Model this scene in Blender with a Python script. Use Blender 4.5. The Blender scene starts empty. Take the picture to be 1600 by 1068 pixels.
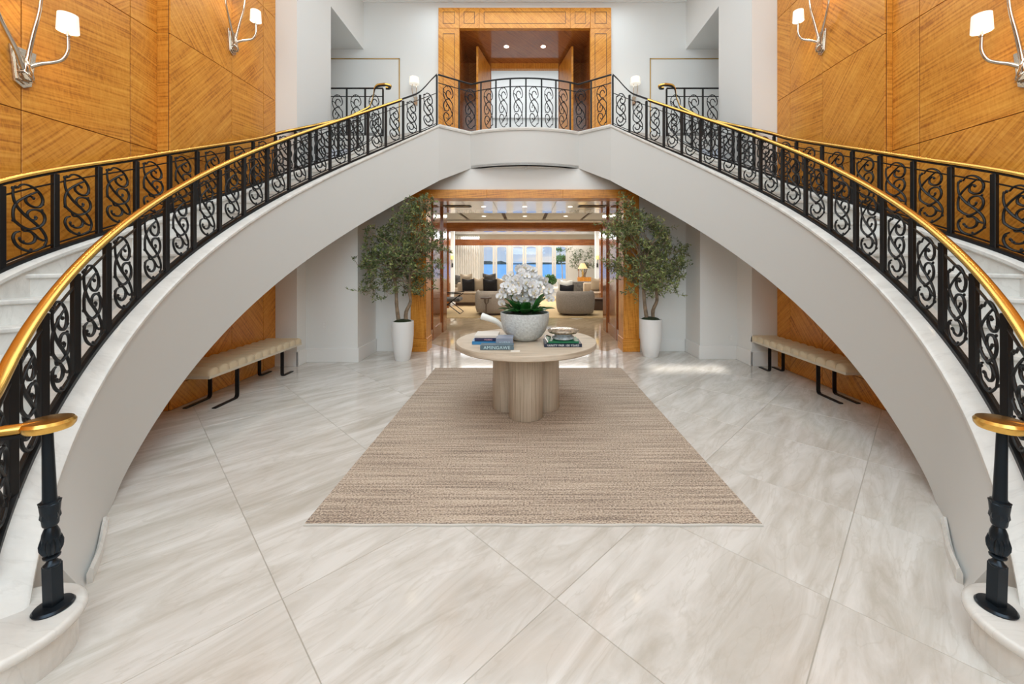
import bpy, bmesh, math, random
import numpy as np
from mathutils import Vector, Matrix

C = bpy.context.scene.collection
SC = bpy.context.scene
PI = math.pi
R = random.Random(7)

# ------------------------------------------------------------------ camera, world, lights, exposure
cam_d = bpy.data.cameras.new('camera')
cam_d.lens = 14.0
cam_d.sensor_width = 36.0
cam_d.shift_x = -0.0125
cam_d.shift_y = -0.07875
cam_d.clip_start = 0.05
cam_d.clip_end = 3000
cam = bpy.data.objects.new('camera', cam_d)
cam.location = (0, 0, 1.64)
cam.rotation_euler = (PI / 2, 0, 0)
C.objects.link(cam)
SC.camera = cam

SC.view_settings.view_transform = 'Standard'
SC.view_settings.look = 'None'
SC.view_settings.gamma = 1.0
SC.view_settings.use_curve_mapping = False
SC.view_settings.exposure = 0.0
SC.cycles.use_denoising = True
SC.cycles.max_bounces = 10
SC.cycles.diffuse_bounces = 6
SC.cycles.glossy_bounces = 4
SC.cycles.sample_clamp_indirect = 4.0
SC.cycles.caustics_reflective = False
SC.cycles.caustics_refractive = False


def make_world():
    w = bpy.data.worlds.new('sky')
    SC.world = w
    w.use_nodes = True
    nt = w.node_tree
    nt.nodes.clear()
    out = nt.nodes.new('ShaderNodeOutputWorld')
    bg = nt.nodes.new('ShaderNodeBackground')
    tc = nt.nodes.new('ShaderNodeTexCoord')
    sep = nt.nodes.new('ShaderNodeSeparateXYZ')
    grad = nt.nodes.new('ShaderNodeValToRGB')
    e = grad.color_ramp.elements
    e[0].position = 0.0
    e[0].color = (0.62, 0.78, 1.0, 1)
    e[1].position = 0.35
    e[1].color = (0.14, 0.33, 0.80, 1)
    mp = nt.nodes.new('ShaderNodeMapping')
    mp.inputs['Scale'].default_value = (5, 5, 16)
    noise = nt.nodes.new('ShaderNodeTexNoise')
    noise.inputs['Scale'].default_value = 1.6
    noise.inputs['Detail'].default_value = 6
    cr = nt.nodes.new('ShaderNodeValToRGB')
    cr.color_ramp.elements[0].position = 0.47
    cr.color_ramp.elements[1].position = 0.60
    mix = nt.nodes.new('ShaderNodeMixRGB')
    mix.inputs['Color2'].default_value = (0.95, 0.97, 1.0, 1)
    L = nt.links.new
    L(tc.outputs['Generated'], sep.inputs[0])
    L(sep.outputs['Z'], grad.inputs[0])
    L(tc.outputs['Generated'], mp.inputs[0])
    L(mp.outputs[0], noise.inputs['Vector'])
    L(noise.outputs[0], cr.inputs[0])
    L(grad.outputs[0], mix.inputs['Color1'])
    L(cr.outputs[0], mix.inputs['Fac'])
    L(mix.outputs[0], bg.inputs['Color'])
    bg.inputs['Strength'].default_value = 0.85
    L(bg.outputs[0], out.inputs[0])


make_world()


def area(name, loc, rot, sx, sy, power, col=(1, 1, 1), spread=None):
    d = bpy.data.lights.new(name, 'AREA')
    d.shape = 'RECTANGLE'
    d.size = sx
    d.size_y = sy
    d.energy = power
    d.color = col
    if spread:
        d.spread = spread
    o = bpy.data.objects.new(name, d)
    o.location = loc
    o.rotation_euler = rot
    C.objects.link(o)
    return o


# daylight from the tall entrance windows behind the camera; overhead lamps added as fill
area('entrance_daylight', (0, -2.3, 4.6), (math.radians(86), 0, 0), 6.4, 4.4, 300, (0.79, 0.93, 1.0))
sun_d = bpy.data.lights.new('sun', 'SUN')
sun_d.energy = 7.0
sun_d.angle = math.radians(1.2)
sun_d.color = (1.0, 0.96, 0.88)
sun = bpy.data.objects.new('sun', sun_d)
sun.rotation_euler = Vector((0.25, 1.0, -0.60)).to_track_quat('-Z', 'Y').to_euler()
C.objects.link(sun)
area('ceiling_fill', (0, 3.0, 7.30), (0, 0, 0), 6.0, 6.5, 285, (0.79, 0.93, 1.0))  # soft fill added below the hall ceiling, no cove there
area('landing_fill', (0, 7.9, 7.30), (0, 0, 0), 4.5, 1.0, 52, (0.80, 0.93, 1.0))  # added fill for the landing, not a fixture
area('upper_room_light', (0, 11.6, 7.9), (0, 0, 0), 3.0, 1.6, 62, (0.92, 0.96, 1.0))
area('passage_light', (0, 11.3, 2.915), (0, 0, 0), 4.2, 0.5, 85, (1.0, 0.93, 0.82))
area('living_room_fill', (0, 16.0, 3.0), (0, 0, 0), 5.5, 3.0, 330, (1.0, 0.97, 0.92))  # overhead fill added to brighten the living room
area('window_wall_fill', (0, 20.3, 3.0), (math.radians(-20), 0, 0), 6.5, 0.8, 190, (0.95, 0.98, 1.0))  # fill added at the ceiling, standing in for daylight by the doors


# ------------------------------------------------------------------ materials
def new_mat(name):
    m = bpy.data.materials.new(name)
    m.use_nodes = True
    nt = m.node_tree
    b = nt.nodes['Principled BSDF']
    return m, nt, b


def mat(name, col, rough=0.5, metal=0.0, spec=0.5, emit=None, estr=0.0, trans=0.0, coat=0.0, bump=0.0, bscale=40.0,
        var=0.0, vscale=6.0):
    m, nt, b = new_mat(name)
    b.inputs['Base Color'].default_value = (*col, 1)
    b.inputs['Roughness'].default_value = rough
    b.inputs['Metallic'].default_value = metal
    b.inputs['Specular IOR Level'].default_value = spec
    b.inputs['Transmission Weight'].default_value = trans
    b.inputs['Coat Weight'].default_value = coat
    if emit:
        b.inputs['Emission Color'].default_value = (*emit, 1)
        b.inputs['Emission Strength'].default_value = estr
    L = nt.links.new
    tc = nt.nodes.new('ShaderNodeTexCoord')
    if var > 0:
        n = nt.nodes.new('ShaderNodeTexNoise')
        n.inputs['Scale'].default_value = vscale
        n.inputs['Detail'].default_value = 5
        L(tc.outputs['Object'], n.inputs['Vector'])
        r = nt.nodes.new('ShaderNodeValToRGB')
        r.color_ramp.elements[0].position = 0.3
        r.color_ramp.elements[1].position = 0.7
        r.color_ramp.elements[0].color = (*[c * (1 - var) for c in col], 1)
        r.color_ramp.elements[1].color = (*[min(1, c * (1 + var)) for c in col], 1)
        L(n.outputs[0], r.inputs[0])
        L(r.outputs[0], b.inputs['Base Color'])
    if bump > 0:
        n2 = nt.nodes.new('ShaderNodeTexNoise')
        n2.inputs['Scale'].default_value = bscale
        n2.inputs['Detail'].default_value = 3
        L(tc.outputs['Object'], n2.inputs['Vector'])
        bp = nt.nodes.new('ShaderNodeBump')
        bp.inputs['Strength'].default_value = bump
        bp.inputs['Distance'].default_value = 0.02
        L(n2.outputs[0], bp.inputs['Height'])
        L(bp.outputs[0], b.inputs['Normal'])
    return m


def wood_mat(name, c_dark, c_mid, c_light, rough=0.32, coat=0.15, ripple=0.24):
    """Figured veneer: fine streaks along U with ripple marks crossing them."""
    m, nt, b = new_mat(name)
    L = nt.links.new
    uv = nt.nodes.new('ShaderNodeUVMap')
    mp1 = nt.nodes.new('ShaderNodeMapping')
    mp1.inputs['Scale'].default_value = (1.1, 30, 1)
    n1 = nt.nodes.new('ShaderNodeTexNoise')
    n1.inputs['Scale'].default_value = 1.5
    n1.inputs['Detail'].default_value = 6
    n1.inputs['Distortion'].default_value = 0.4
    mp2 = nt.nodes.new('ShaderNodeMapping')
    mp2.inputs['Scale'].default_value = (38, 9, 1)
    mp2.inputs['Rotation'].default_value = (0, 0, 0.25)
    n2 = nt.nodes.new('ShaderNodeTexNoise')
    n2.inputs['Scale'].default_value = 1.2
    n2.inputs['Detail'].default_value = 4
    n2.inputs['Distortion'].default_value = 1.0
    n3 = nt.nodes.new('ShaderNodeTexNoise')
    n3.inputs['Scale'].default_value = 2.2
    mixa = nt.nodes.new('ShaderNodeMath')
    mixa.operation = 'MULTIPLY_ADD'
    mixa.inputs[1].default_value = 0.80 - ripple
    mixb = nt.nodes.new('ShaderNodeMath')
    mixb.operation = 'MULTIPLY_ADD'
    mixb.inputs[1].default_value = ripple
    mixc = nt.nodes.new('ShaderNodeMath')
    mixc.operation = 'MULTIPLY'
    mixc.inputs[1].default_value = 0.20
    r = nt.nodes.new('ShaderNodeValToRGB')
    e = r.color_ramp.elements
    e[0].position = 0.35
    e[0].color = (*c_dark, 1)
    e[1].position = 0.64
    e[1].color = (*c_light, 1)
    em = e.new(0.48)
    em.color = (*c_mid, 1)
    L(uv.outputs[0], mp1.inputs[0])
    L(mp1.outputs[0], n1.inputs['Vector'])
    L(uv.outputs[0], mp2.inputs[0])
    L(mp2.outputs[0], n2.inputs['Vector'])
    L(uv.outputs[0], n3.inputs['Vector'])
    L(n3.outputs[0], mixc.inputs[0])
    L(n2.outputs[0], mixb.inputs[0])
    L(mixc.outputs[0], mixb.inputs[2])
    L(n1.outputs[0], mixa.inputs[0])
    L(mixb.outputs[0], mixa.inputs[2])
    L(mixa.outputs[0], r.inputs[0])
    L(r.outputs[0], b.inputs['Base Color'])
    b.inputs['Roughness'].default_value = rough
    b.inputs['Coat Weight'].default_value = coat
    b.inputs['Coat Roughness'].default_value = 0.12
    b.inputs['Specular IOR Level'].default_value = 0.35
    return m


def marble_mat(name, base, vein, vein2, rough=0.08, rot=0.45, scale=1.0, rand=True, fine=1.0):
    m, nt, b = new_mat(name)
    L = nt.links.new
    tc = nt.nodes.new('ShaderNodeTexCoord')
    oi = nt.nodes.new('ShaderNodeObjectInfo')
    add = nt.nodes.new('ShaderNodeVectorMath')
    add.operation = 'ADD'
    mul = nt.nodes.new('ShaderNodeMath')
    mul.operation = 'MULTIPLY'
    mul.inputs[1].default_value = 37.0 if rand else 0.0
    L(oi.outputs['Random'], mul.inputs[0])
    L(tc.outputs['Object'], add.inputs[0])
    L(mul.outputs[0], add.inputs[1])
    mp = nt.nodes.new('ShaderNodeMapping')
    mp.inputs['Rotation'].default_value = (0.2, 0.1, rot)
    mp.inputs['Scale'].default_value = (0.7 * scale, 3.4 * scale, 1.5 * scale)
    L(add.outputs[0], mp.inputs[0])
    n1 = nt.nodes.new('ShaderNodeTexNoise')
    n1.inputs['Scale'].default_value = 1.1
    n1.inputs['Detail'].default_value = 9
    n1.inputs['Roughness'].default_value = 0.62
    n1.inputs['Distortion'].default_value = 0.9
    L(mp.outputs[0], n1.inputs['Vector'])
    r1 = nt.nodes.new('ShaderNodeValToRGB')
    e = r1.color_ramp.elements
    e[0].position = 0.32
    e[0].color = (*vein2, 1)
    e[1].position = 0.62
    e[1].color = (*base, 1)
    L(n1.outputs[0], r1.inputs[0])
    # thin veins: narrow band of a second noise
    n2 = nt.nodes.new('ShaderNodeTexNoise')
    n2.inputs['Scale'].default_value = 1.7
    n2.inputs['Detail'].default_value = 7
    n2.inputs['Distortion'].default_value = 0.6
    L(mp.outputs[0], n2.inputs['Vector'])
    r2 = nt.nodes.new('ShaderNodeValToRGB')
    e = r2.color_ramp.elements
    e[0].position = 0.475
    e[0].color = (0, 0, 0, 1)
    e[1].position = 0.52
    e[1].color = (0, 0, 0, 1)
    ee = e.new(0.5)
    ee.color = (0.55 * fine, 0.55 * fine, 0.55 * fine, 1)
    L(n2.outputs[0], r2.inputs[0])
    mx = nt.nodes.new('ShaderNodeMixRGB')
    mx.inputs['Color2'].default_value = (*vein, 1)
    L(r1.outputs[0], mx.inputs['Color1'])
    L(r2.outputs[0], mx.inputs['Fac'])
    L(mx.outputs[0], b.inputs['Base Color'])
    b.inputs['Roughness'].default_value = rough
    return m


def rug_mat():
    m, nt, b = new_mat('woven_rug')
    L = nt.links.new
    tc = nt.nodes.new('ShaderNodeTexCoord')
    mp = nt.nodes.new('ShaderNodeMapping')
    mp.inputs['Scale'].default_value = (0.8, 34, 1)
    n1 = nt.nodes.new('ShaderNodeTexNoise')
    n1.inputs['Scale'].default_value = 1.6
    n1.inputs['Detail'].default_value = 5
    mp2 = nt.nodes.new('ShaderNodeMapping')
    mp2.inputs['Scale'].default_value = (75, 120, 1)
    n2 = nt.nodes.new('ShaderNodeTexNoise')
    n2.inputs['Scale'].default_value = 1.0
    n2.inputs['Detail'].default_value = 3
    L(tc.outputs['Object'], mp.inputs[0])
    L(mp.outputs[0], n1.inputs['Vector'])
    L(tc.outputs['Object'], mp2.inputs[0])
    L(mp2.outputs[0], n2.inputs['Vector'])
    a = nt.nodes.new('ShaderNodeMath')
    a.operation = 'ADD'
    sc1 = nt.nodes.new('ShaderNodeMath')
    sc1.operation = 'MULTIPLY_ADD'
    sc1.inputs[1].default_value = 0.85
    sc1.inputs[2].default_value = 0.075
    L(n1.outputs[0], sc1.inputs[0])
    sc2 = nt.nodes.new('ShaderNodeMath')
    sc2.operation = 'MULTIPLY_ADD'
    sc2.inputs[1].default_value = 1.35
    sc2.inputs[2].default_value = -0.175
    L(n2.outputs[0], sc2.inputs[0])
    L(sc1.outputs[0], a.inputs[0])
    L(sc2.outputs[0], a.inputs[1])
    r = nt.nodes.new('ShaderNodeValToRGB')
    e = r.color_ramp.elements
    e[0].position = 0.40
    e[0].color = (0.19, 0.145, 0.12, 1)
    e[1].position = 0.60
    e[1].color = (0.63, 0.53, 0.435, 1)
    k = e.new(0.50)
    k.color = (0.445, 0.355, 0.275, 1)
    h = nt.nodes.new('ShaderNodeMath')
    h.operation = 'MULTIPLY'
    h.inputs[1].default_value = 0.5
    L(a.outputs[0], h.inputs[0])
    L(h.outputs[0], r.inputs[0])
    L(r.outputs[0], b.inputs['Base Color'])
    b.inputs['Roughness'].default_value = 0.95
    bp = nt.nodes.new('ShaderNodeBump')
    bp.inputs['Strength'].default_value = 0.5
    bp.inputs['Distance'].default_value = 0.01
    L(a.outputs[0], bp.inputs['Height'])
    L(bp.outputs[0], b.inputs['Normal'])
    return m


M = {}
M['paint'] = mat('white_wall_paint', (0.75, 0.755, 0.745), 0.6, spec=0.3)
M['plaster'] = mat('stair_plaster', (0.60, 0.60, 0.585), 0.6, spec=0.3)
M['ceil'] = mat('ceiling_paint', (0.78, 0.78, 0.77), 0.7)
M['trim'] = mat('white_trim_paint', (0.78, 0.78, 0.77), 0.35)
M['wood'] = wood_mat('figured_veneer', (0.34, 0.105, 0.012), (0.62, 0.245, 0.030), (0.76, 0.36, 0.060))
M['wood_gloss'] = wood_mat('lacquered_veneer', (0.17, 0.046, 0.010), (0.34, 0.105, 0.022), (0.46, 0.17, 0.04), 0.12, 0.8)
M['woodback'] = mat('dark_panel_backing', (0.07, 0.022, 0.006), 0.6)  # dark brown backing seen through the panel gaps
M['floor'] = marble_mat('floor_marble', (0.70, 0.675, 0.645), (0.46, 0.42, 0.36), (0.50, 0.462, 0.41), 0.08, -0.75, 1.6, True, 0.55)
M['floor_warm_tint'] = marble_mat('floor_marble_warm_reflection', (0.50, 0.40, 0.27), (0.30, 0.22, 0.13), (0.38, 0.29, 0.18), 0.06, -0.75, 1.6, True, 0.7)  # same floor marble, warm light and wood reflection put into the colour
M['grout'] = mat('floor_joint', (0.40, 0.37, 0.32), 0.6)
M['marble'] = marble_mat('white_marble', (0.76, 0.75, 0.72), (0.52, 0.51, 0.48), (0.62, 0.61, 0.585), 0.18, 0.9, 1.6, True, 0.5)
M['brass'] = mat('polished_brass', (0.80, 0.48, 0.12), 0.24, 1.0)
M['brass_dull'] = mat('brushed_brass', (0.66, 0.44, 0.16), 0.35, 1.0)
M['iron'] = mat('black_iron', (0.006, 0.006, 0.007), 0.42, 0.0, 0.35)
M['newel'] = mat('blackened_iron', (0.020, 0.028, 0.038), 0.3, 0.7)
M['nickel'] = mat('polished_nickel', (0.66, 0.60, 0.52), 0.14, 1.0)
M['shade'] = mat('lit_lampshade', (0.6, 0.58, 0.54), 0.8, emit=(1.0, 0.92, 0.78), estr=0.62)
M['bulb'] = mat('downlight_glow', (1, 1, 1), 0.5, emit=(1.0, 0.93, 0.8), estr=4.0)
M['rug'] = rug_mat()
M['fringe'] = mat('rug_binding', (0.60, 0.58, 0.54), 0.9)
M['oak'] = wood_mat('bleached_oak', (0.36, 0.29, 0.215), (0.54, 0.45, 0.35), (0.64, 0.55, 0.45), 0.5, 0.0, 0.05)
M['concrete'] = mat('pale_stone_bowl', (0.58, 0.62, 0.63), 0.8, var=0.18, vscale=45, bump=0.35, bscale=60)
M['petal'] = mat('orchid_petal', (0.74, 0.75, 0.77), 0.7, var=0.15, vscale=30)
M['petal_c'] = mat('orchid_centre', (0.55, 0.50, 0.36), 0.6)
M['leaf'] = mat('orchid_leaf', (0.018, 0.115, 0.02), 0.3, var=0.5, vscale=12)
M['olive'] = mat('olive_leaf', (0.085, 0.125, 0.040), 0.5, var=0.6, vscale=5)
M['olive_y'] = mat('olive_leaf_pale', (0.27, 0.31, 0.11), 0.5, var=0.6, vscale=5)  # paler, yellower leaves mixed in at random
M['bark'] = mat('olive_bark', (0.25, 0.185, 0.125), 0.9, var=0.3, vscale=18, bump=0.5, bscale=30)
M['moss'] = mat('dark_moss', (0.022, 0.035, 0.012), 1.0, bump=1.0, bscale=60)
M['pot'] = mat('white_glazed_pot', (0.78, 0.78, 0.78), 0.3)
M['cream'] = mat('cream_leather', (0.66, 0.55, 0.38), 0.5, bump=0.08, bscale=90)
M['creamb'] = mat('cream_board', (0.62, 0.56, 0.45), 0.5)
M['blackmetal'] = mat('black_powdercoat', (0.012, 0.012, 0.014), 0.45, 0.4)
M['boucle'] = mat('grey_boucle', (0.30, 0.27, 0.24), 0.95, var=0.2, vscale=50, bump=0.8, bscale=90)
M['boucle_l'] = mat('taupe_boucle', (0.40, 0.35, 0.30), 0.95, var=0.15, vscale=50, bump=0.6, bscale=90)
M['sofa'] = mat('beige_upholstery', (0.42, 0.34, 0.25), 0.9, var=0.1)
M['black'] = mat('black_velvet', (0.012, 0.012, 0.016), 0.9)
M['greyc'] = mat('grey_cushion', (0.10, 0.095, 0.09), 0.9, var=0.4, vscale=9)
M['beigec'] = mat('beige_cushion', (0.50, 0.43, 0.33), 0.9)
M['curtain'] = mat('sheer_curtain', (0.84, 0.81, 0.75), 0.9)
M['carpet'] = mat('gold_carpet', (0.50, 0.37, 0.20), 0.95, bump=0.4, bscale=80)
M['chrome'] = mat('chrome', (0.8, 0.8, 0.8), 0.1, 1.0)
M['plastic'] = mat('white_plastic', (0.75, 0.75, 0.74), 0.4)
M['sea'] = mat('sea_water', (0.06, 0.34, 0.75), 0.35, emit=None, bump=0.4, bscale=0.6)
M['land'] = mat('distant_shore', (0.012, 0.03, 0.035), 0.9)
M['terrace'] = mat('terrace_stone', (0.65, 0.63, 0.58), 0.7)
M['green'] = mat('potted_plant_green', (0.04, 0.12, 0.025), 0.7, var=0.4, vscale=20)
M['bluewhite'] = mat('blue_white_ceramic', (0.45, 0.48, 0.62), 0.3, var=0.9, vscale=14)
M['ivory'] = mat('ivory_ceramic', (0.82, 0.82, 0.78), 0.3)
M['darkwood'] = mat('dark_walnut', (0.06, 0.028, 0.014), 0.4)
M['b_navy'] = mat('navy_book_cloth', (0.015, 0.018, 0.075), 0.5)
M['b_blue'] = mat('bright_blue_book_cover', (0.03, 0.21, 0.47), 0.35)
M['b_grey'] = mat('slate_book_cover', (0.27, 0.31, 0.40), 0.5)
M['b_teal'] = mat('grey_teal_book_cover', (0.10, 0.16, 0.20), 0.5)
M['b_green'] = mat('emerald_book_cover', (0.015, 0.19, 0.085), 0.35)
M['b_dnavy'] = mat('dark_navy_book_cover', (0.01, 0.02, 0.05), 0.4)
M['paper'] = mat('book_pages', (0.76, 0.72, 0.66), 0.8)
M['ink_w'] = mat('white_lettering', (0.80, 0.85, 0.88), 0.6)
M['ink_p'] = mat('pink_lettering', (0.70, 0.42, 0.52), 0.6)
M['ink_t'] = mat('pale_blue_lettering', (0.50, 0.70, 0.76), 0.6)
M['glassfoot'] = mat('smoky_art_glass', (0.42, 0.50, 0.55), 0.08, 0.0, var=0.4, vscale=30)
M['glasstop'] = mat('bronze_art_glass', (0.30, 0.235, 0.17), 0.15, 0.2, var=0.6, vscale=38)
M['glass'] = mat('clear_glass', (1, 1, 1), 0.0, trans=1.0)
M['frame'] = mat('door_frame_paint', (0.66, 0.62, 0.54), 0.45)


# ------------------------------------------------------------------ mesh helpers
class MB:
    def __init__(s):
        s.v = []
        s.f = []
        s.uv = []

    def add(s, verts, faces, uvs=None):
        b = len(s.v)
        s.v += [tuple(v) for v in verts]
        for i, f in enumerate(faces):
            s.f.append(tuple(b + k for k in f))
            s.uv.append(uvs[i] if uvs else None)

    def box(s, x0, x1, y0, y1, z0, z1, ang=None):
        x0, x1 = min(x0, x1), max(x0, x1)
        y0, y1 = min(y0, y1), max(y0, y1)
        v = [(x, y, z) for z in (z0, z1) for y in (y0, y1) for x in (x0, x1)]
        f = [(0, 2, 3, 1), (4, 5, 7, 6), (0, 1, 5, 4), (2, 6, 7, 3), (0, 4, 6, 2), (1, 3, 7, 5)]
        uvs = []
        for q in f:
            pts = [v[k] for k in q]
            n = (Vector(pts[1]) - Vector(pts[0])).cross(Vector(pts[2]) - Vector(pts[0]))
            a = max(range(3), key=lambda i: abs(n[i]))
            ii = [i for i in range(3) if i != a]
            if ang is None:
                uvs.append([(p[ii[1]], p[ii[0]]) for p in pts])
            else:
                c, sn = math.cos(ang), math.sin(ang)
                uvs.append([(p[ii[0]] * c + p[ii[1]] * sn, -p[ii[0]] * sn + p[ii[1]] * c) for p in pts])
        s.add(v, f, uvs)
        return s

    def prism(s, poly, z0, z1):
        n = len(poly)
        v = [(x, y, z0) for x, y in poly] + [(x, y, z1) for x, y in poly]
        f = [tuple(range(n - 1, -1, -1)), tuple(range(n, 2 * n))]
        f += [(i, (i + 1) % n, n + (i + 1) % n, n + i) for i in range(n)]
        s.add(v, f)
        return s

    def tube(s, pts, r, seg=8, cap=True):
        pts = [Vector(p) for p in pts]
        n = len(pts)
        rr = r if isinstance(r, (list, tuple)) else [r] * n
        up = None
        b = len(s.v)
        vs = []
        for i, p in enumerate(pts):
            d = (pts[min(i + 1, n - 1)] - pts[max(i - 1, 0)])
            d = d.normalized() if d.length > 1e-9 else Vector((0, 0, 1))
            if up is None:
                up = Vector((0, 0, 1)) if abs(d.z) < 0.9 else Vector((1, 0, 0))
            a = d.cross(up)
            if a.length < 1e-4:
                a = d.cross(Vector((0.3, 1, 0.2)))
            a.normalize()
            up = a.cross(d).normalized()
            for k in range(seg):
                t = 2 * PI * k / seg
                vs.append(p + (a * math.cos(t) + up * math.sin(t)) * rr[i])
        fs = []
        for i in range(n - 1):
            for k in range(seg):
                k2 = (k + 1) % seg
                fs.append((i * seg + k, i * seg + k2, (i + 1) * seg + k2, (i + 1) * seg + k))
        if cap:
            fs.append(tuple(range(seg - 1, -1, -1)))
            fs.append(tuple((n - 1) * seg + k for k in range(seg)))
        s.add(vs, fs)
        return s

    def lathe(s, prof, cx=0, cy=0, cz=0, seg=32, sx=1, sy=1, flute=0.0, nfl=0):
        vs, fs = [], []
        for (r, z) in prof:
            for k in range(seg):
                t = 2 * PI * k / seg
                q = r * (1 + (flute * math.cos(nfl * t) if nfl else 0))
                vs.append((cx + q * math.cos(t) * sx, cy + q * math.sin(t) * sy, cz + z))
        for i in range(len(prof) - 1):
            for k in range(seg):
                k2 = (k + 1) % seg
                fs.append((i * seg + k, i * seg + k2, (i + 1) * seg + k2, (i + 1) * seg + k))
        fs.append(tuple(range(seg - 1, -1, -1)))
        fs.append(tuple((len(prof) - 1) * seg + k for k in range(seg)))
        s.add(vs, fs)
        return s

    def sweep(s, pts, sec, closed_caps=True):
        """sec: (a,b) pairs, a = across (towards -normal side of travel: left), b = up. sec may be a function of i."""
        n = len(pts)
        P = [Vector(p) for p in pts]
        vs, fs = [], []
        m = None
        for i in range(n):
            d = P[min(i + 1, n - 1)] - P[max(i - 1, 0)]
            d.z = 0
            d.normalize()
            a = Vector((d.y, -d.x, 0))
            q = sec(i) if callable(sec) else sec
            m = len(q)
            for (u, w) in q:
                vs.append(P[i] + a * u + Vector((0, 0, w)))
        for i in range(n - 1):
            for k in range(m):
                k2 = (k + 1) % m
                fs.append((i * m + k, (i + 1) * m + k, (i + 1) * m + k2, i * m + k2))
        if closed_caps:
            fs.append(tuple(range(m)))
            fs.append(tuple((n - 1) * m + k for k in range(m - 1, -1, -1)))
        s.add(vs, fs)
        return s

    def ball(s, c, r, seg=8, rings=5, sx=1, sy=1, sz=1):
        prof = []
        vs, fs = [], []
        for i in range(1, rings):
            t = PI * i / rings
            for k in range(seg):
                p = 2 * PI * k / seg
                vs.append((c[0] + r * sx * math.sin(t) * math.cos(p), c[1] + r * sy * math.sin(t) * math.sin(p), c[2] + r * sz * math.cos(t)))
        for i in range(rings - 2):
            for k in range(seg):
                k2 = (k + 1) % seg
                fs.append((i * seg + k, (i + 1) * seg + k, (i + 1) * seg + k2, i * seg + k2))
        vs.append((c[0], c[1], c[2] + r * sz))
        vs.append((c[0], c[1], c[2] - r * sz))
        t, bt = len(vs) - 2, len(vs) - 1
        for k in range(seg):
            k2 = (k + 1) % seg
            fs.append((t, k, k2))
            fs.append((bt, (rings - 2) * seg + k2, (rings - 2) * seg + k))
        s.add(vs, fs)
        return s

    def mesh(s, name, m, smooth=False, bevel=0.0, seg=2, angle=40):
        me = bpy.data.meshes.new(name)
        me.from_pydata(s.v, [], s.f)
        if any(u is not None for u in s.uv):
            uvl = me.uv_layers.new(name='UVMap')
            li = 0
            for fi, f in enumerate(s.f):
                for k in range(len(f)):
                    uvl.data[li].uv = s.uv[fi][k] if s.uv[fi] else (0, 0)
                    li += 1
        me.validate()
        bm = bmesh.new()
        bm.from_mesh(me)
        bmesh.ops.recalc_face_normals(bm, faces=bm.faces)
        if bevel > 0:
            eds = [e for e in bm.edges if len(e.link_faces) == 2 and e.calc_face_angle(0) > math.radians(angle)]
            bmesh.ops.bevel(bm, geom=eds, offset=bevel, segments=seg, affect='EDGES', profile=0.5, clamp_overlap=True)
        if smooth:
            for f in bm.faces:
                f.smooth = True
            for e in bm.edges:
                if len(e.link_faces) == 2 and e.calc_face_angle(0) > math.radians(angle):
                    e.smooth = False
        bm.to_mesh(me)
        bm.free()
        if m is not None:
            me.materials.append(M[m] if isinstance(m, str) else m)
        return me


def link(name, me, parent=None, loc=None, rotz=0.0, scale=None):
    o = bpy.data.objects.new(name, me)
    C.objects.link(o)
    if parent is not None:
        o.parent = parent
    if loc is not None:
        o.location = loc
    if rotz:
        o.rotation_euler = (0, 0, rotz)
    if scale is not None:
        o.scale = scale
    return o


def obj(name, mb, m, parent=None, smooth=False, bevel=0.0, loc=None, rotz=0.0, label=None, seg=2, angle=40):
    """Link ONE mesh. World-space vertices are moved to the object's own origin."""
    base = None
    if parent is not None and loc is None:
        b = parent.location
        if parent.parent is not None:
            b = b + parent.parent.location
        mb.v = [(x - b[0], y - b[1], z - b[2]) for x, y, z in mb.v]
    o = link(name, mb.mesh(name, m, smooth, bevel, seg, angle), parent, loc, rotz)
    if label:
        o['label'] = label
    return o


def thing(name, label, cat, loc=(0, 0, 0), group=None, kind=None):
    o = bpy.data.objects.new(name, None)
    C.objects.link(o)
    o.location = loc
    o['label'] = label
    if cat:
        o['category'] = cat
    if group:
        o['group'] = group
    if kind:
        o['kind'] = kind
    return o


def tag(o, label, cat, group=None, kind=None):
    o['label'] = label
    o['category'] = cat
    if group:
        o['group'] = group
    if kind:
        o['kind'] = kind
    return o


def struct(name, mb, m, label=None, cat=None, smooth=False, bevel=0.0):
    o = link(name, mb.mesh(name, m, smooth, bevel))
    o['kind'] = 'structure'
    if label:
        o['label'] = label
        o['category'] = cat
    return o


def catmull(pts, n=8):
    P = [np.array(p, float) for p in pts]
    P = [2 * P[0] - P[1]] + P + [2 * P[-1] - P[-2]]
    out = []
    for i in range(1, len(P) - 2):
        for k in range(n):
            t = k / n
            a, b, c, d = P[i - 1], P[i], P[i + 1], P[i + 2]
            out.append(0.5 * ((2 * b) + (c - a) * t + (2 * a - 5 * b + 4 * c - d) * t * t + (3 * b - a - 3 * c + d) * t ** 3))
    out.append(P[-2])
    return [tuple(float(x) for x in q) for q in out]


# ------------------------------------------------------------------ dimensions
ZL = 4.0            # height of the balustrade footing on the landing
ZF = 3.95           # landing floor
YW = 7.27           # lower back wall
YU = 8.8            # upper back wall
ZC = 7.37           # ceiling
XN = 4.05           # near wood wall
XFW = {-1: 3.91, 1: 3.97}   # far wood wall
YCOR = {-1: 6.22, 1: 6.24}  # where the wood ends
YSTEP = 4.37
XCOL = 3.56

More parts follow.
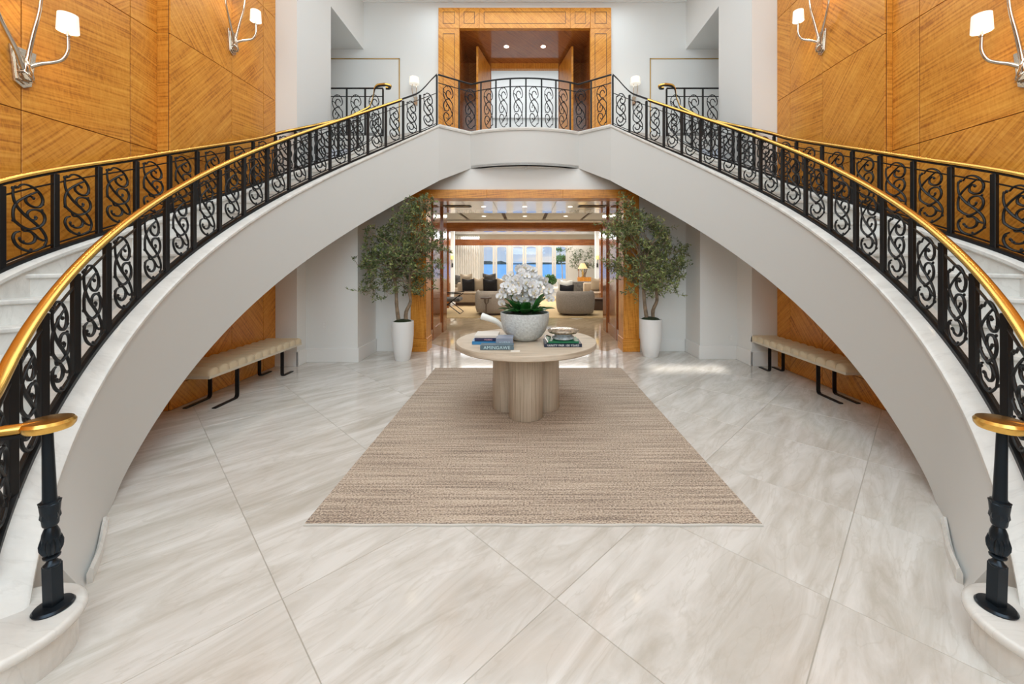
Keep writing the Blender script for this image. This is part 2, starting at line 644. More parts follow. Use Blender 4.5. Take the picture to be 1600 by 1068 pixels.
# inner stair curve ----------------------------------------------------
_p = [-2.5088, 1.9455, 2.21, -1.7686, 0.3925, 5.884, 0.4711, 3.6939, 0.6978, -0.2115, -0.3435, -0.1441]
UEND = 1.0588
_U = np.linspace(-0.12, UEND, 700)
_th = _p[2] + _p[3] * _U + _p[4] * _U ** 2 + _p[9] * _U ** 3
_l = _p[5] * (1 + _p[11] * _U)
_du = _U[1] - _U[0]
_cx = np.concatenate([[0], np.cumsum((_l[1:] + _l[:-1]) / 2 * np.cos((_th[1:] + _th[:-1]) / 2))]) * _du
_cy = np.concatenate([[0], np.cumsum((_l[1:] + _l[:-1]) / 2 * np.sin((_th[1:] + _th[:-1]) / 2))]) * _du
_i0 = int(np.argmin(abs(_U)))
_X = _cx - _cx[_i0] + _p[0]
_D = _cy - _cy[_i0] + _p[1]
_Z = _p[6] + _p[7] * _U + _p[10] * _U ** 2


def inner(u):
    return (float(np.interp(u, _U, _X)), float(np.interp(u, _U, _D)), float(np.interp(u, _U, _Z)))


def inner_off(u, off):
    t = float(np.interp(u, _U, _th))
    x, y, z = inner(u)
    return (x + math.sin(t) * off, y - math.cos(t) * off, z)


def u_of_z(z):
    return float(np.interp(z, _Z, _U))


OUT = [(-2.62, 0.75, 0.05), (-2.85, 0.95, 0.20), (-3.22, 1.45, 0.62), (-3.55, 2.1, 1.10), (-3.74, 2.87, 1.58), (-3.79, 3.95, 2.03),
       (-3.79, 4.85, 2.40), (-3.745, 5.58, 2.71), (-3.69, 5.98, 2.92), (-3.56, 6.25, 3.07), (-3.42, 6.6, 3.26), (-3.15, 6.93, 3.475),
       (-2.92, 7.12, 3.68), (-2.78, 7.19, 3.80), (-2.64, 7.24, 4.0)]
_O = np.array(catmull(OUT, 60))
_O[:, 2] = np.maximum.accumulate(_O[:, 2])


def outer_z(z):
    return (float(np.interp(z, _O[:, 2], _O[:, 0])), float(np.interp(z, _O[:, 2], _O[:, 1])), z)


def mir(p, s):
    return (p[0] * -s, *p[1:]) if s == 1 else tuple(p)   # s=-1 left (as measured), s=1 right


def mirs(pts, s):
    return [mir(p, s) for p in pts]


SIDE = {-1: 'left', 1: 'right'}

# ------------------------------------------------------------------ floor
fl = struct('floor', MB().box(-5.5, 5.5, -2.6, 9.6, -0.12, -0.0022).box(-5.6, 5.6, 9.6, 22.0, -0.12, -0.0022), 'grout')
T = 0.942
cu, cv = 0.535, 0.32
g = 0.0019
tile_me = MB().box(-T / 2 + g, T / 2 - g, -T / 2 + g, T / 2 - g, -0.03, 0.0).mesh('floor_tile', 'floor', False, 0.0012, 1)
tile_warm_tint = tile_me.copy()
tile_warm_tint.materials[0] = M['floor_warm_tint']
cnt = 0
for i in range(-12, 22):
    for j in range(-12, 22):
        u0 = cu + (i + 0.5) * T
        v0 = cv + (j + 0.5) * T
        x = (u0 - v0) / math.sqrt(2)
        y = (u0 + v0) / math.sqrt(2)
        lim = 4.25 if y < 7.0 else (3.3 if y < 7.9 else 2.7)
        if y > 11.7 or y < 0.3 or abs(x) > lim + 0.3:
            continue
        if abs(x) > 1.9 * y + 1.6:
            continue
        o = link('floor_tile', tile_me if y < 7.6 else tile_warm_tint, fl, (x, y, 0), PI / 4)
        cnt += 1


# ------------------------------------------------------------------ wood walls
def wood_piece(parent, org, ax, ay, an, poly, th, ang, m='wood', name='wood_panel', bevel=0.0015):
    """Panel with outline poly (a,b) in the plane org + a*ax + b*ay, thickness th along an."""
    n = len(poly)
    org, ax, ay, an = Vector(org), Vector(ax), Vector(ay), Vector(an)
    vs = [org + ax * a + ay * b for a, b in poly] + [org + ax * a + ay * b + an * th for a, b in poly]
    fs = [tuple(range(n - 1, -1, -1)), tuple(range(n, 2 * n))] + [(i, (i + 1) % n, n + (i + 1) % n, n + i) for i in range(n)]
    c, s = math.cos(ang), math.sin(ang)
    ru, rv = R.uniform(0, 30), R.uniform(0, 30)

    def uv(a, b):
        return (a * c + b * s + ru, -a * s + b * c + rv)
    uvs = []
    pp = list(poly) + list(poly)
    for f in fs:
        uvs.append([uv(*pp[k]) for k in f])
    mb = MB()
    mb.add(vs, fs, uvs)
    return obj(name, mb, m, parent, bevel=bevel, seg=1)


def rect(a0, a1, b0, b1, gp=0.0035):
    return [(a0 + gp, b0 + gp), (a1 - gp, b0 + gp), (a1 - gp, b1 - gp), (a0 + gp, b1 - gp)]


ZJ = [0.0, 0.27, 1.56, 2.85, 4.14, 5.43, 6.72, ZC]
for s in (-1, 1):
    xf, yc = XFW[s], YCOR[s]
    w = MB()
    w.box(s * XN, s * (XN + 0.3), -2.6, YSTEP, 0, ZC)
    w.box(s * xf, s * (xf + 0.44), YSTEP, yc, 0, ZC)
    wl = struct('wall_' + SIDE[s], w, 'woodback')
    # near wall panels
    ys = [-2.6, -1.1, -0.2, 0.65, 1.5, 2.32, 3.19, 4.07, YSTEP]
    for i in range(len(ys) - 1):
        for j in range(len(ZJ) - 1):
            if ys[i + 1] <= 1.0 and j not in (2, 3, 4, 5):
                continue
            lowangle = 0.12 if (i + j) % 2 else 0.80
            a = -s * lowangle * (1 if i % 2 else 1)
            if i == len(ys) - 2:
                a = PI / 2 * 0.12
            a = -a if (j % 2 and lowangle > 0.5) else a
            wood_piece(wl, (s * XN, 0, 0), (0, 1, 0), (0, 0, 1), (-s, 0, 0), rect(ys[i], ys[i + 1], ZJ[j], ZJ[j + 1]), 0.018, a)
    # return face
    for j in range(len(ZJ) - 1):
        wood_piece(wl, (s * XN, YSTEP, 0), (-s, 0, 0), (0, 0, 1), (0, -1, 0), rect(0.018, XN - xf, ZJ[j], ZJ[j + 1], 0.001), 0.006, PI / 2 * 0.05,
                   name='wood_panel')
    ys = [YSTEP, 5.29, 5.93, yc]
    for i in range(3):
        for j in range(len(ZJ) - 1):
            a = [0.85, -0.85, 0.65][i] * (1 if j % 2 else -1) * -s
            if i == 1 and j == 3:
                a = 0.08
            wood_piece(wl, (s * xf, 0, 0), (0, 1, 0), (0, 0, 1), (-s, 0, 0), rect(ys[i], ys[i + 1], ZJ[j], ZJ[j + 1]), 0.018, a)

# white pilasters, returns and back walls --------------------------------
for s in (-1, 1):
    xf, yc = XFW[s], YCOR[s]
    m = MB()
    m.box(s * XCOL, s * (xf + 0.5), yc + 0.001, 7.31, 0, ZC)                      # tall white pier
    o = struct('wall_pier_' + SIDE[s] if False else 'wall_' + SIDE[s] + '_pier', m, 'paint')
    yp = 6.48 if s < 0 else 6.68
    xp = 2.72 if s < 0 else 2.94
    m = MB().box(s * xp, s * XCOL, yp, YW + 0.2, 0, 2.75)
    struct('wall_' + SIDE[s] + '_lower', m, 'paint')
    m = MB()
    bh, bt = 0.23, 0.022
    m.box(s * (XCOL - bt), s * (xf + 0.1 if s < 0 else xf), yc - bt, yc, 0, bh)
    m.box(s * (XCOL - bt), s * XCOL, yc - bt, yp - bt, 0, bh)
    m.box(s * (xp - bt), s * XCOL, yp - bt, yp, 0, bh)
    m.box(s * (xp - bt), s * xp, yp, YW - bt, 0, bh)
    m.box(s * 2.07, s * (xp - bt), YW - bt, YW, 0, bh)
    struct('baseboard_' + SIDE[s], m, 'trim', bevel=0.006)
    # upper side hall: bulkhead, ceiling, end
    m = MB()
    m.box(s * XCOL, s * (XCOL + 0.12), 7.31, YU, 6.32, ZC)
    m.box(s * (XCOL + 0.12), s * 5.4, 7.25, YU, 6.32, 6.42)
    m.box(s * 5.3, s * 5.4, 7.25, YU, ZF, 6.4)
    m.box(s * (XCOL + 0.3), s * 5.4, 7.20, 7.31, ZF, 6.4)
    struct('wall_' + SIDE[s] + '_bulkhead', m, 'paint')

m = MB()
m.box(-3.0, -2.07, YW, YW + 0.2, 0, ZF - 0.2)
m.box(2.07, 3.0, YW, YW + 0.2, 0, ZF - 0.2)
m.box(-2.07, 2.07, YW, YW + 0.2, 2.94, ZF - 0.2)
struct('wall_back_lower', m, 'paint')
m = MB()
for s in (-1, 1):
    m.box(s * 1.9, s * 5.4, YU, YU + 0.15, ZF - 0.3, ZC)
m.box(-1.9, 1.9, YU, YU + 0.15, 7.21, ZC)
struct('wall_back', m, 'paint')
struct('ceiling', MB().box(-4.6, 4.6, -2.75, YU + 0.15, ZC, ZC + 0.15), 'ceil')
m = MB()
m.box(-4.6, -0.28, -2.75, -2.6, 0, ZC)
m.box(0.88, 4.6, -2.75, -2.6, 0, ZC)
m.box(-0.28, 0.88, -2.75, -2.6, 0, 5.10)
m.box(-0.28, 0.88, -2.75, -2.6, 5.42, ZC)
struct('wall_front', m, 'paint')  # unseen wall; small opening added and sized to throw the sun patch
# crown line
struct('trim_1', MB().box(-XCOL, XCOL, YU - 0.05, YU, ZC - 0.025, ZC), 'trim')

# ------------------------------------------------------------------ landing
xk, yk = 0.985, 7.265
xc_, yc_ = _X[-1], _D[-1]      # corner (left, negative)
co = inner_off(UEND, 0.12)


def arc(n=24, x=xk, yb=yk, bul=0.25):
    Rr = (x * x + bul * bul) / (2 * bul)
    t0 = math.asin(x / Rr)
    out = []
    for i in range(n + 1):
        t = -t0 + 2 * t0 * i / n
        out.append((Rr * math.sin(t), yb - bul + Rr - Rr * math.cos(t)))
    return out


edge = [(co[0], co[1])] + arc() + [(-co[0], co[1])]
# floor slab polygon
slab = [(x, y + 0.02) for x, y in edge] + [(2.66, 7.40), (2.66, 7.32), (5.3, 7.32), (5.3, YU), (-5.3, YU), (-5.3, 7.32), (-2.66, 7.32), (-2.66, 7.40)]
struct('floor_landing', MB().prism(slab, ZF - 0.25, ZF), 'marble')


def band(points, z0, z1, t0, t1):
    """vertical slab following a polyline; z0,z1 may be lists; across from t0 to t1"""
    pts = [(x, y, 0) for x, y in points]
    q0 = z0 if isinstance(z0, list) else [z0] * len(pts)
    q1 = z1 if isinstance(z1, list) else [z1] * len(pts)
    return MB().sweep(pts, lambda i: [(t0, q0[i]), (t1, q0[i]), (t1, q1[i]), (t0, q1[i])])


zb = [3.03] + [3.335] * len(arc()) + [3.03]
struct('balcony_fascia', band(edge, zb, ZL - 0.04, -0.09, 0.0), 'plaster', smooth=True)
struct('balcony_soffit', MB().prism(arc() + [(xk, YW - 0.001), (-xk, YW - 0.001)], 3.335, 3.38), 'paint')
land_cap = MB().sweep([(x, y, ZL) for x, y in edge], [(0.02, -0.055), (0.03, -0.03), (0.03, -0.012), (0.02, 0.0), (-0.22, 0.0), (-0.22, -0.055)])
struct('balcony_edging', land_cap, 'marble')
# small sprinkler below the balcony
o = obj('sprinkler', MB().lathe([(0.022, 0.0), (0.022, -0.006), (0.008, -0.01), (0.008, -0.03), (0.016, -0.034), (0.016, -0.038)], 0.02, 7.14, 3.334, 12), 'trim', smooth=True)
tag(o, 'small white sprinkler head under the centre of the curved balcony', 'sprinkler')

# ------------------------------------------------------------------ stairs
DEP = 0.97
NS = 23
RISE = ZF / NS


def build_stair(s):
    st = thing('staircase', ('left' if s < 0 else 'right') + ' curved white staircase with marble steps and sweeping plaster underside', 'staircase',
               (s * 3.2, 3.5, 0), kind='structure')
    # inner stringer
    us = [(-0.03 + (UEND + 0.03) * i / 90) for i in range(91)]

    def ext(u):
        t = max(0.0, min(1.0, (0.17 - u) / 0.17))
        return 0.15 * t * t * (3 - 2 * t)
    vs = []
    for u in us:
        z = inner(u)[2]
        zb_ = max(0.0, z - DEP)
        a = inner_off(u, 0.12)
        b = inner_off(u, 0.12 + ext(u) * (1 if zb_ < 0.01 else 1))
        c = inner_off(u, -0.10)
        vs += [(a[0], a[1], z - 0.05), (b[0], b[1], zb_), (c[0], c[1], zb_), (c[0], c[1], z - 0.05)]
    fs = []
    n = len(us)
    for i in range(n - 1):
        for k in range(4):
            k2 = (k + 1) % 4
            fs.append((i * 4 + k, (i + 1) * 4 + k, (i + 1) * 4 + k2, i * 4 + k2))
    fs += [(0, 1, 2, 3), tuple((n - 1) * 4 + k for k in (3, 2, 1, 0))]
    mb = MB()
    mb.add(mirs(vs, s), fs)
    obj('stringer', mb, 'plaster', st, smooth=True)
    # marble curb cap
    us2 = [-0.095 + (UEND + 0.095) * i / 100 for i in range(101)]
    pts = [inner(u) for u in us2]
    sec = [(0.125, -0.055), (0.14, -0.035), (0.14, -0.012), (0.125, 0.0), (-0.10, 0.0), (-0.115, -0.02), (-0.10, -0.055)]
    mb = MB().sweep(pts, sec)
    mb.v = mirs(mb.v, s)
    obj('curb_cap', mb, 'marble', st, smooth=True)
    # curb inner-side face at the foot
    us3 = [-0.095 + 0.10 * i / 10 for i in range(11)]
    mb = MB().sweep([inner(u) for u in us3], lambda i: [(0.115, -0.05), (-0.10, -0.05), (-0.10, -inner(us3[i])[2] + 0.16), (0.115, -inner(us3[i])[2] + 0.16)])
    mb.v = mirs(mb.v, s)
    obj('curb_end', mb, 'marble', st)
    # soffit
    vs, fs = [], []
    zz = [DEP + 0.02 + (4.0 - DEP - 0.02) * i / 60 for i in range(61)]
    for z in zz:
        a = inner_off(u_of_z(z), 0.02)
        b = outer_z(z)
        vs += [(a[0], a[1], z - DEP), (b[0], b[1], z - DEP), (b[0], b[1], z - DEP + 0.05), (a[0], a[1], z - DEP + 0.05)]
    for i in range(60):
        for k in range(4):
            k2 = (k + 1) % 4
            fs.append((i * 4 + k, (i + 1) * 4 + k, (i + 1) * 4 + k2, i * 4 + k2))
    fs += [(0, 1, 2, 3), tuple(240 + k for k in (3, 2, 1, 0))]
    mb = MB()
    mb.add(mirs(vs, s), fs)
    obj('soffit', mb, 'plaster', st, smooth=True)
    # outer curb: marble wall + cap
    zz = [0.18 + (4.0 - 0.18) * i / 70 for i in range(71)]
    op = [outer_z(z) for z in zz]
    mb = MB().sweep(op, [(0.06, -0.30), (0.06, -0.045), (-0.02, -0.045), (-0.02, -0.30)])
    mb.v = mirs(mb.v, s)
    obj('wall_curb', mb, 'marble', st, smooth=True)
    mb = MB().sweep(op, [(0.07, -0.05), (0.085, -0.035), (0.085, -0.012), (0.07, 0.0), (-0.10, 0.0), (-0.10, -0.05)])
    mb.v = mirs(mb.v, s)
    obj('wall_curb_cap', mb, 'marble', st, smooth=True)
    # steps
    for k in range(2, NS):
        zt = RISE * k
        z0, z1 = zt + 0.05, zt + RISE + 0.05 + 0.03
        z1 = min(z1, 4.0)
        fpts, bpts = [], []
        poly = []
        nseg = 3
        for q in range(nseg + 1):
            z = z0 + (z1 - z0) * q / nseg
            poly.append(inner_off(u_of_z(z), -0.06)[:2])
        ou = []
        for q in range(nseg + 1):
            z = z1 + (z0 - z1) * q / nseg
            o3 = outer_z(z)
            ou.append((o3[0] + 0.03, o3[1]))
        poly = poly + ou
        mb = MB().prism([mir(p, s) for p in poly], zt - 0.035, zt)
        tr = obj('tread', mb, 'marble', st, bevel=0.01, seg=2)
        a, b = poly[0], poly[-1]
        dn = Vector((b[1] - a[1], -(b[0] - a[0]))).normalized()
        # riser sits just behind the nosing
        c1 = Vector(poly[1]) - Vector(poly[0])
        c1.normalize()
        p0 = Vector(a) + c1 * 0.03
        p1 = Vector(b) + c1 * 0.03
        rp = [p0, p1, p1 + c1 * 0.02, p0 + c1 * 0.02]
        mb = MB().prism([mir((p.x, p.y), s) for p in rp], zt - RISE - 0.0, zt - 0.035)
        obj('riser', mb, 'marble', st)
    # rounded bottom step (plinth)
    cx, cy, rr = -2.10, 1.60, 0.235
    def plinth_poly(r_, ext_):
        pts_ = []
        for i in range(19):
            t = math.radians(125 - 190 * i / 18)
            pts_.append((cx + r_ * math.cos(t), cy + r_ * math.sin(t)))
        pts_ += [(-2.35, 0.98 - ext_), (-2.55, 0.62 - ext_), (-3.4, 0.75), (-3.55, 1.6), (-2.9, 2.3)]
        return pts_
    mb = MB().prism([mir(p, s) for p in plinth_poly(rr - 0.028, 0.0)], 0.0, RISE - 0.045)
    b_ = obj('bottom_riser', mb, 'marble', st)
    mb = MB().prism([mir(p, s) for p in plinth_poly(rr, 0.03)], RISE - 0.045, RISE)
    obj('bottom_tread', mb, 'marble', st, bevel=0.02, seg=4, smooth=True, angle=50)
    # skirting strip against the stringer foot
    us4 = [-0.02 + 0.11 * i / 12 for i in range(13)]
    pts = []
    for u in us4:
        q = inner_off(u, 0.12 + ext(u) + 0.012)
        pts.append((q[0], q[1], 0))
    mb = MB().sweep(pts, lambda i: [(0.012, 0), (0.012, 0.035 + 0.03 * (1 - i / 12)), (0.0, 0.05 + 0.03 * (1 - i / 12)), (-0.012, 0.05), (-0.012, 0)])
    mb.v = mirs(mb.v, s)
    obj('skirting', mb, 'marble', st)
    return st


for s in (-1, 1):
    build_stair(s)


# ------------------------------------------------------------------ balustrades
def scroll_mesh(w, h, r=0.0085, flip=False):
    W, H = 400.0, 820.0
    paths = [
        [(150, 190), (148, 290), (180, 390), (260, 490), (350, 562), (430, 632), (490, 710), (515, 790), (492, 868)],
        [(205, 185), (260, 135), (345, 138), (430, 190), (482, 270), (478, 340), (435, 386), (360, 384), (298, 340), (300, 285), (345, 262), (385, 290)],
        [(410, 200), (330, 245), (240, 310), (180, 372), (150, 450), (152, 560), (185, 600), (245, 645), (320, 668), (400, 645), (475, 590), (497, 515),
         (465, 445), (395, 422), (325, 440), (298, 490), (330, 545), (385, 545), (402, 512)],
        [(250, 645), (275, 690), (345, 695), (398, 750), (385, 815), (320, 845), (250, 825), (222, 780)],
        [(215, 700), (165, 725), (148, 790), (185, 868), (265, 922), (360, 935), (440, 902), (492, 868)],
        [(330, 685), (380, 720), (430, 770), (495, 800)],
    ]
    buds = [(150, 195, 1.9), (180, 180, 1.9), (375, 285, 1.8), (480, 345, 1.6), (395, 515, 1.8), (155, 575, 1.8), (222, 785, 1.8), (262, 820, 1.5),
            (165, 735, 1.7), (505, 850, 1.8), (505, 790, 1.5), (345, 915, 1.7), (470, 420, 1.5), (430, 640, 1.4), (245, 645, 1.5)]

    def tr(x, y):
        a = ((x - 130) / W - 0.5) * w
        b = ((940 - y) / H) * h
        if flip:
            a, b = -a, h - b
        return (a, 0, b)
    mb = MB()
    for k, p in enumerate(paths):
        q = catmull([(x, y) for x, y in p], 4)
        n = len(q)
        rad = [r * (0.8 + 0.35 * math.sin(PI * i / (n - 1))) for i in range(n)]
        mb.tube([(*tr(x, y)[:1], (0.004 if k % 2 else -0.004), tr(x, y)[2]) for x, y in q], rad, 6)
    for (x, y, q) in buds:
        a, _, b = tr(x, y)
        mb.ball((a, 0, b), r * q * 0.72, 6, 4, 1, 0.8, 1.2)
    return mb.mesh('scroll_panel', 'iron', True, angle=60)


SCROLL_S = scroll_mesh(0.205, 0.545)
SCROLL_L = scroll_mesh(0.20, 0.70, 0.0075, True)
SCROLL_N = scroll_mesh(0.225, 0.51)
post_cache = {}


def post_mesh(h, w, d, twin=False):
    k = (round(h, 3), w, d)
    if k not in post_cache:
        post_cache[k] = MB().box(-w / 2, w / 2, -d / 2, d / 2, 0, h).mesh('post', 'iron', False, 0.003, 1)
    return post_cache[k]


def balustrade(name, label, path, posts, h, scroll, s, orgn, hand='brass', hr=0.030, top_drop=0.09, pw=0.034, pd=0.04, rail_path=None,
               skip_scroll=(), scroll_h=0.53, bar_w=0.045, flat=False, bot=True, lift=0.055):
    """path: list of foot points (already mirrored); posts: indices' foot points."""
    t = thing(name, label, 'railing', orgn)
    hp = rail_path if rail_path else [(x, y, z + h) for x, y, z in path]
    k = hr
    vs_ = 1.0 if hand == 'brass' else 0.55
    sec = [(a_, b_ * vs_) for a_, b_ in [(-k, -0.012), (-k * 1.02, 0.004), (-k * 0.75, 0.016), (0, 0.021), (k * 0.75, 0.016), (k * 1.02, 0.004), (k, -0.012), (k * 0.5, -0.02), (-k * 0.5, -0.02)]]
    obj('handrail', MB().sweep(hp, sec), hand, t, smooth=True, angle=50)
    # iron channel beneath the handrail
    if hand == 'brass':
        obj('top_bar', MB().sweep([(x, y, z - 0.021) for x, y, z in hp], [(-0.014, -0.014), (0.014, -0.014), (0.014, 0), (-0.014, 0)]), 'iron', t)
    obj('scroll_bar', MB().sweep([(x, y, z + h - top_drop - 0.02) for x, y, z in path], [(-0.006, -0.006), (0.006, -0.006), (0.006, 0.006), (-0.006, 0.006)]), 'iron', t)
    if bot:
        obj('bottom_bar', MB().sweep([(x, y, z + 0.016) for x, y, z in path], [(-bar_w / 2, -0.015), (bar_w / 2, -0.015), (bar_w / 2, 0.014), (-bar_w / 2, 0.014)]), 'iron', t)
        obj('footing_bar', MB().sweep([(x, y, z + lift) for x, y, z in path], [(-0.006, -0.006), (0.006, -0.006), (0.006, 0.006), (-0.006, 0.006)]), 'iron', t)
    for (x, y, z) in posts:
        o = link('post', post_mesh(h - (0.036 if hand == 'brass' else 0.012), pw, pd), t, (x - orgn[0], y - orgn[1], z - orgn[2]))
    for i in range(len(posts) - 1):
        if i in skip_scroll:
            continue
        a, b = Vector(posts[i]), Vector(posts[i + 1])
        mid = (a + b) / 2
        d = b - a
        ang = math.atan2(d.y, d.x)
        if math.cos(ang) * mid.y - math.sin(ang) * mid.x < 0:
            ang += PI
        wv = (d.xy.length) / 0.335
        z0 = mid.z + lift + 0.012
        o = link('scroll_panel', scroll, t, (mid.x - orgn[0], mid.y - orgn[1], z0 - orgn[2]), ang, (min(wv, 1.08), 1, 1))
    return t


HS = 0.698
posts_u = [i / 17.0 for i in range(0, 18)]
for s in (-1, 1):
    sd = SIDE[s]
    us = [-0.085 + (UEND + 0.085) * i / 110 for i in range(111)]
    path = mirs([inner(u) for u in us], s)
    # handrail path: volute at foot, easing at the top up to the landing rail
    hpts = []
    vol = [(-2.02, 1.665, 0.955), (-2.09, 1.615, 0.956), (-2.165, 1.60, 0.960)] + [(x, y, z + HS + dz_) for (x, y, z), dz_ in ((inner(-0.055), 0.045), (inner(-0.035), 0.012), (inner(-0.018), 0.0))]
    top = [inner(u) for u in np.linspace(0.0, 0.985, 60)]
    top = [(x, y, z + HS) for x, y, z in top]
    ez = [inner(1.0), inner(1.02), inner(1.04)]
    tail = [(ez[0][0], ez[0][1], ez[0][2] + HS + 0.02), (ez[1][0], ez[1][1], ez[1][2] + HS + 0.08), (ez[2][0], ez[2][1], ez[2][2] + HS + 0.155), (inner(UEND)[0], inner(UEND)[1], ZL + 0.905)]
    hpts = catmull(vol + [top[0]], 6)[:-1] + top + catmull([top[-1]] + tail, 4)[1:]
    hpts = mirs(hpts, s)
    posts = mirs([inner(u) for u in [-1 / 17.0] + posts_u], s) + [mir((_X[-1], _D[-1], ZL - 0.0), s)]
    org = (s * 2.7, 3.5, 1.5)
    t = balustrade('stair_balustrade', f'black scrollwork balustrade with brass handrail on the {sd} staircase, open side facing the rug',
                   path, posts[:-1], HS, SCROLL_S, s, org, rail_path=hpts[:-19], hr=0.027)
    obj('upper_handrail', MB().sweep(hpts[-20:], [(-0.021, -0.012), (-0.021, 0.006), (-0.012, 0.018), (0.012, 0.018), (0.021, 0.006), (0.021, -0.012)]), 'iron', t, smooth=True)
    obj('volute', MB().lathe([(0.02, -0.026), (0.072, -0.024), (0.080, -0.012), (0.082, 0.004), (0.074, 0.016), (0.02, 0.020)], s * 2.015, 1.685, 0.955, 32), 'brass', t, smooth=True)
    # last scroll between final post and the corner
    a, b = Vector(posts[-2]), Vector(posts[-1])
    mid = (a + b) / 2
    link('scroll_panel', SCROLL_S, t, (mid.x - org[0], mid.y - org[1], mid.z + 0.07 - org[2]), math.atan2((b - a).y, (b - a).x) if s > 0 and (b - a).x > 0 else math.atan2((b - a).y, (b - a).x) + (PI if (b - a).x < 0 else 0),
         (0.9, 1, 1.05))
    # turned newel at the foot
    nx, ny = s * 2.0, 1.69
    prof = [(0.030, 0.30), (0.045, 0.31), (0.046, 0.318), (0.034, 0.325), (0.024, 0.335), (0.045, 0.345), (0.047, 0.352), (0.028, 0.358),
            (0.026, 0.366), (0.040, 0.376), (0.049, 0.40), (0.051, 0.425), (0.046, 0.45), (0.035, 0.468), (0.030, 0.475), (0.040, 0.48), (0.044, 0.487),
            (0.044, 0.53), (0.049, 0.566), (0.050, 0.572), (0.036, 0.58), (0.033, 0.60), (0.029, 0.75), (0.025, 0.925)]
    prof = [(r_ * (0.58 if z_ < 0.5 else 0.66), z_ - 0.13) for r_, z_ in prof]
    lean = 0.035 * s
    nb = MB()
    nb.lathe([(p_[0], p_[1]) for p_ in prof if p_[1] > 0.16], 0, 0, 0, 24, flute=0.0)
    nb.box(-0.021, 0.021, -0.021, 0.021, 0.012, 0.185)
    nb.lathe([(0.024, 0.262), (0.033, 0.285), (0.034, 0.305), (0.028, 0.33)], 0, 0, -0.03, 48, flute=0.10, nfl=12)
    nb.lathe([(0.024, 0.372), (0.030, 0.385), (0.027, 0.41), (0.029, 0.435), (0.033, 0.452), (0.024, 0.455)], 0, 0, 0, 40, flute=0.07, nfl=8)
    nb.v = [(x * 1.0 + lean * z + nx, y + ny, z + RISE) for x, y, z in nb.v]
    obj('newel', nb, 'newel', t, smooth=True, angle=35)
    pb = MB().lathe([(0.062, 0.0), (0.064, 0.006), (0.058, 0.014), (0.03, 0.018)], nx, ny, RISE, 32)
    obj('newel_base', pb, 'newel', t, smooth=True)
    # the wall-side balustrade
    zz = [0.3 + (4.0 - 0.3) * i / 90 for i in range(91)]
    HO = 0.65
    opath = mirs([outer_z(z) for z in zz], s)
    # posts at the measured positions
    om = [(-3.27, 1.50), (-3.50, 1.97), (-3.65, 2.42), (-3.74, 2.84), (-3.76, 3.19), (-3.78, 3.53), (-3.79, 3.88), (-3.79, 4.25), (-3.79, 4.61), (-3.775, 5.06), (-3.75, 5.50), (-3.70, 5.92),
          (-3.56, 6.21), (-3.43, 6.57), (-3.22, 6.87), (-2.97, 7.08), (-2.64, 7.24)]
    oz = []
    for (x, y) in om:
        i = int(np.argmin((_O[:, 0] - x) ** 2 + (_O[:, 1] - y) ** 2))
        oz.append(tuple(float(q) for q in _O[i]))
    op2 = mirs(oz, s)
    hz = [outer_z(z) for z in np.linspace(0.3, 3.78, 80)]
    hh = [(x, y, z + HO) for x, y, z in hz]
    e0 = hh[-1]
    tail = [(-2.745, 7.20, 4.60), (-2.715, 7.20, 4.76), (-2.67, 7.195, 4.815), (-2.60, 7.18, 4.825), (-2.50, 7.17, 4.825), (-2.44, 7.22, 4.82), (-2.48, 7.28, 4.815), (-2.54, 7.27, 4.812)]
    hh = hh + catmull([e0] + tail, 5)[1:]
    t2 = balustrade('wall_balustrade', f'black scrollwork balustrade with brass handrail against the {sd} wood panelled wall', opath, op2[:-1], HO, SCROLL_N, s,
                    (s * 3.7, 4.0, 1.9), rail_path=mirs(hh, s), hr=0.024)
    # gallery rail beside the landing
    gx = [3.635, 3.29, 2.95, 2.62]
    gp = [(s * x, 7.36, ZF) for x in gx]
    t3 = balustrade('gallery_balustrade', f'short straight black scrollwork railing on the landing beside the {sd} white pier', gp, gp, 0.885, SCROLL_L, s,
                    (s * 3.1, 7.36, ZF), hand='iron', hr=0.022, top_drop=0.13, pw=0.028, pd=0.028, bar_w=0.03)

# balcony balustrade
bp = [(co[0] - 0.03, co[1] + 0.10)] + [(x, y + 0.09) for x, y in arc()] + [(-co[0] + 0.03, co[1] + 0.10)]
path = [(x, y, ZL) for x, y in bp]
postx = [-1.53, -1.235, -0.985, -0.745, -0.45, -0.15, 0.15, 0.45, 0.745, 0.985, 1.235, 1.53]
postx = [-1.54, -1.19, -0.80, -0.52, -0.26, 0.02, 0.30, 0.56, 0.83, 1.20, 1.54]


def on_path(x):
    xs = [p[0] for p in path]
    return (x, float(np.interp(x, xs, [p[1] for p in path])), ZL)


bposts = [on_path(x) for x in postx]
tb = balustrade('balcony_balustrade', 'black scrollwork balustrade curving across the central balcony above the archway', path, bposts, 0.905, SCROLL_L, 1,
                (0, 7.1, ZL), hand='iron', hr=0.020, top_drop=0.125, pw=0.028, pd=0.03, bar_w=0.02, lift=0.03)
for ch in tb.children:
    if ch.name.startswith('scroll_panel'):
        ch.scale = (min(ch.scale[0] * 1.05, 1.0), 1, 1.03)

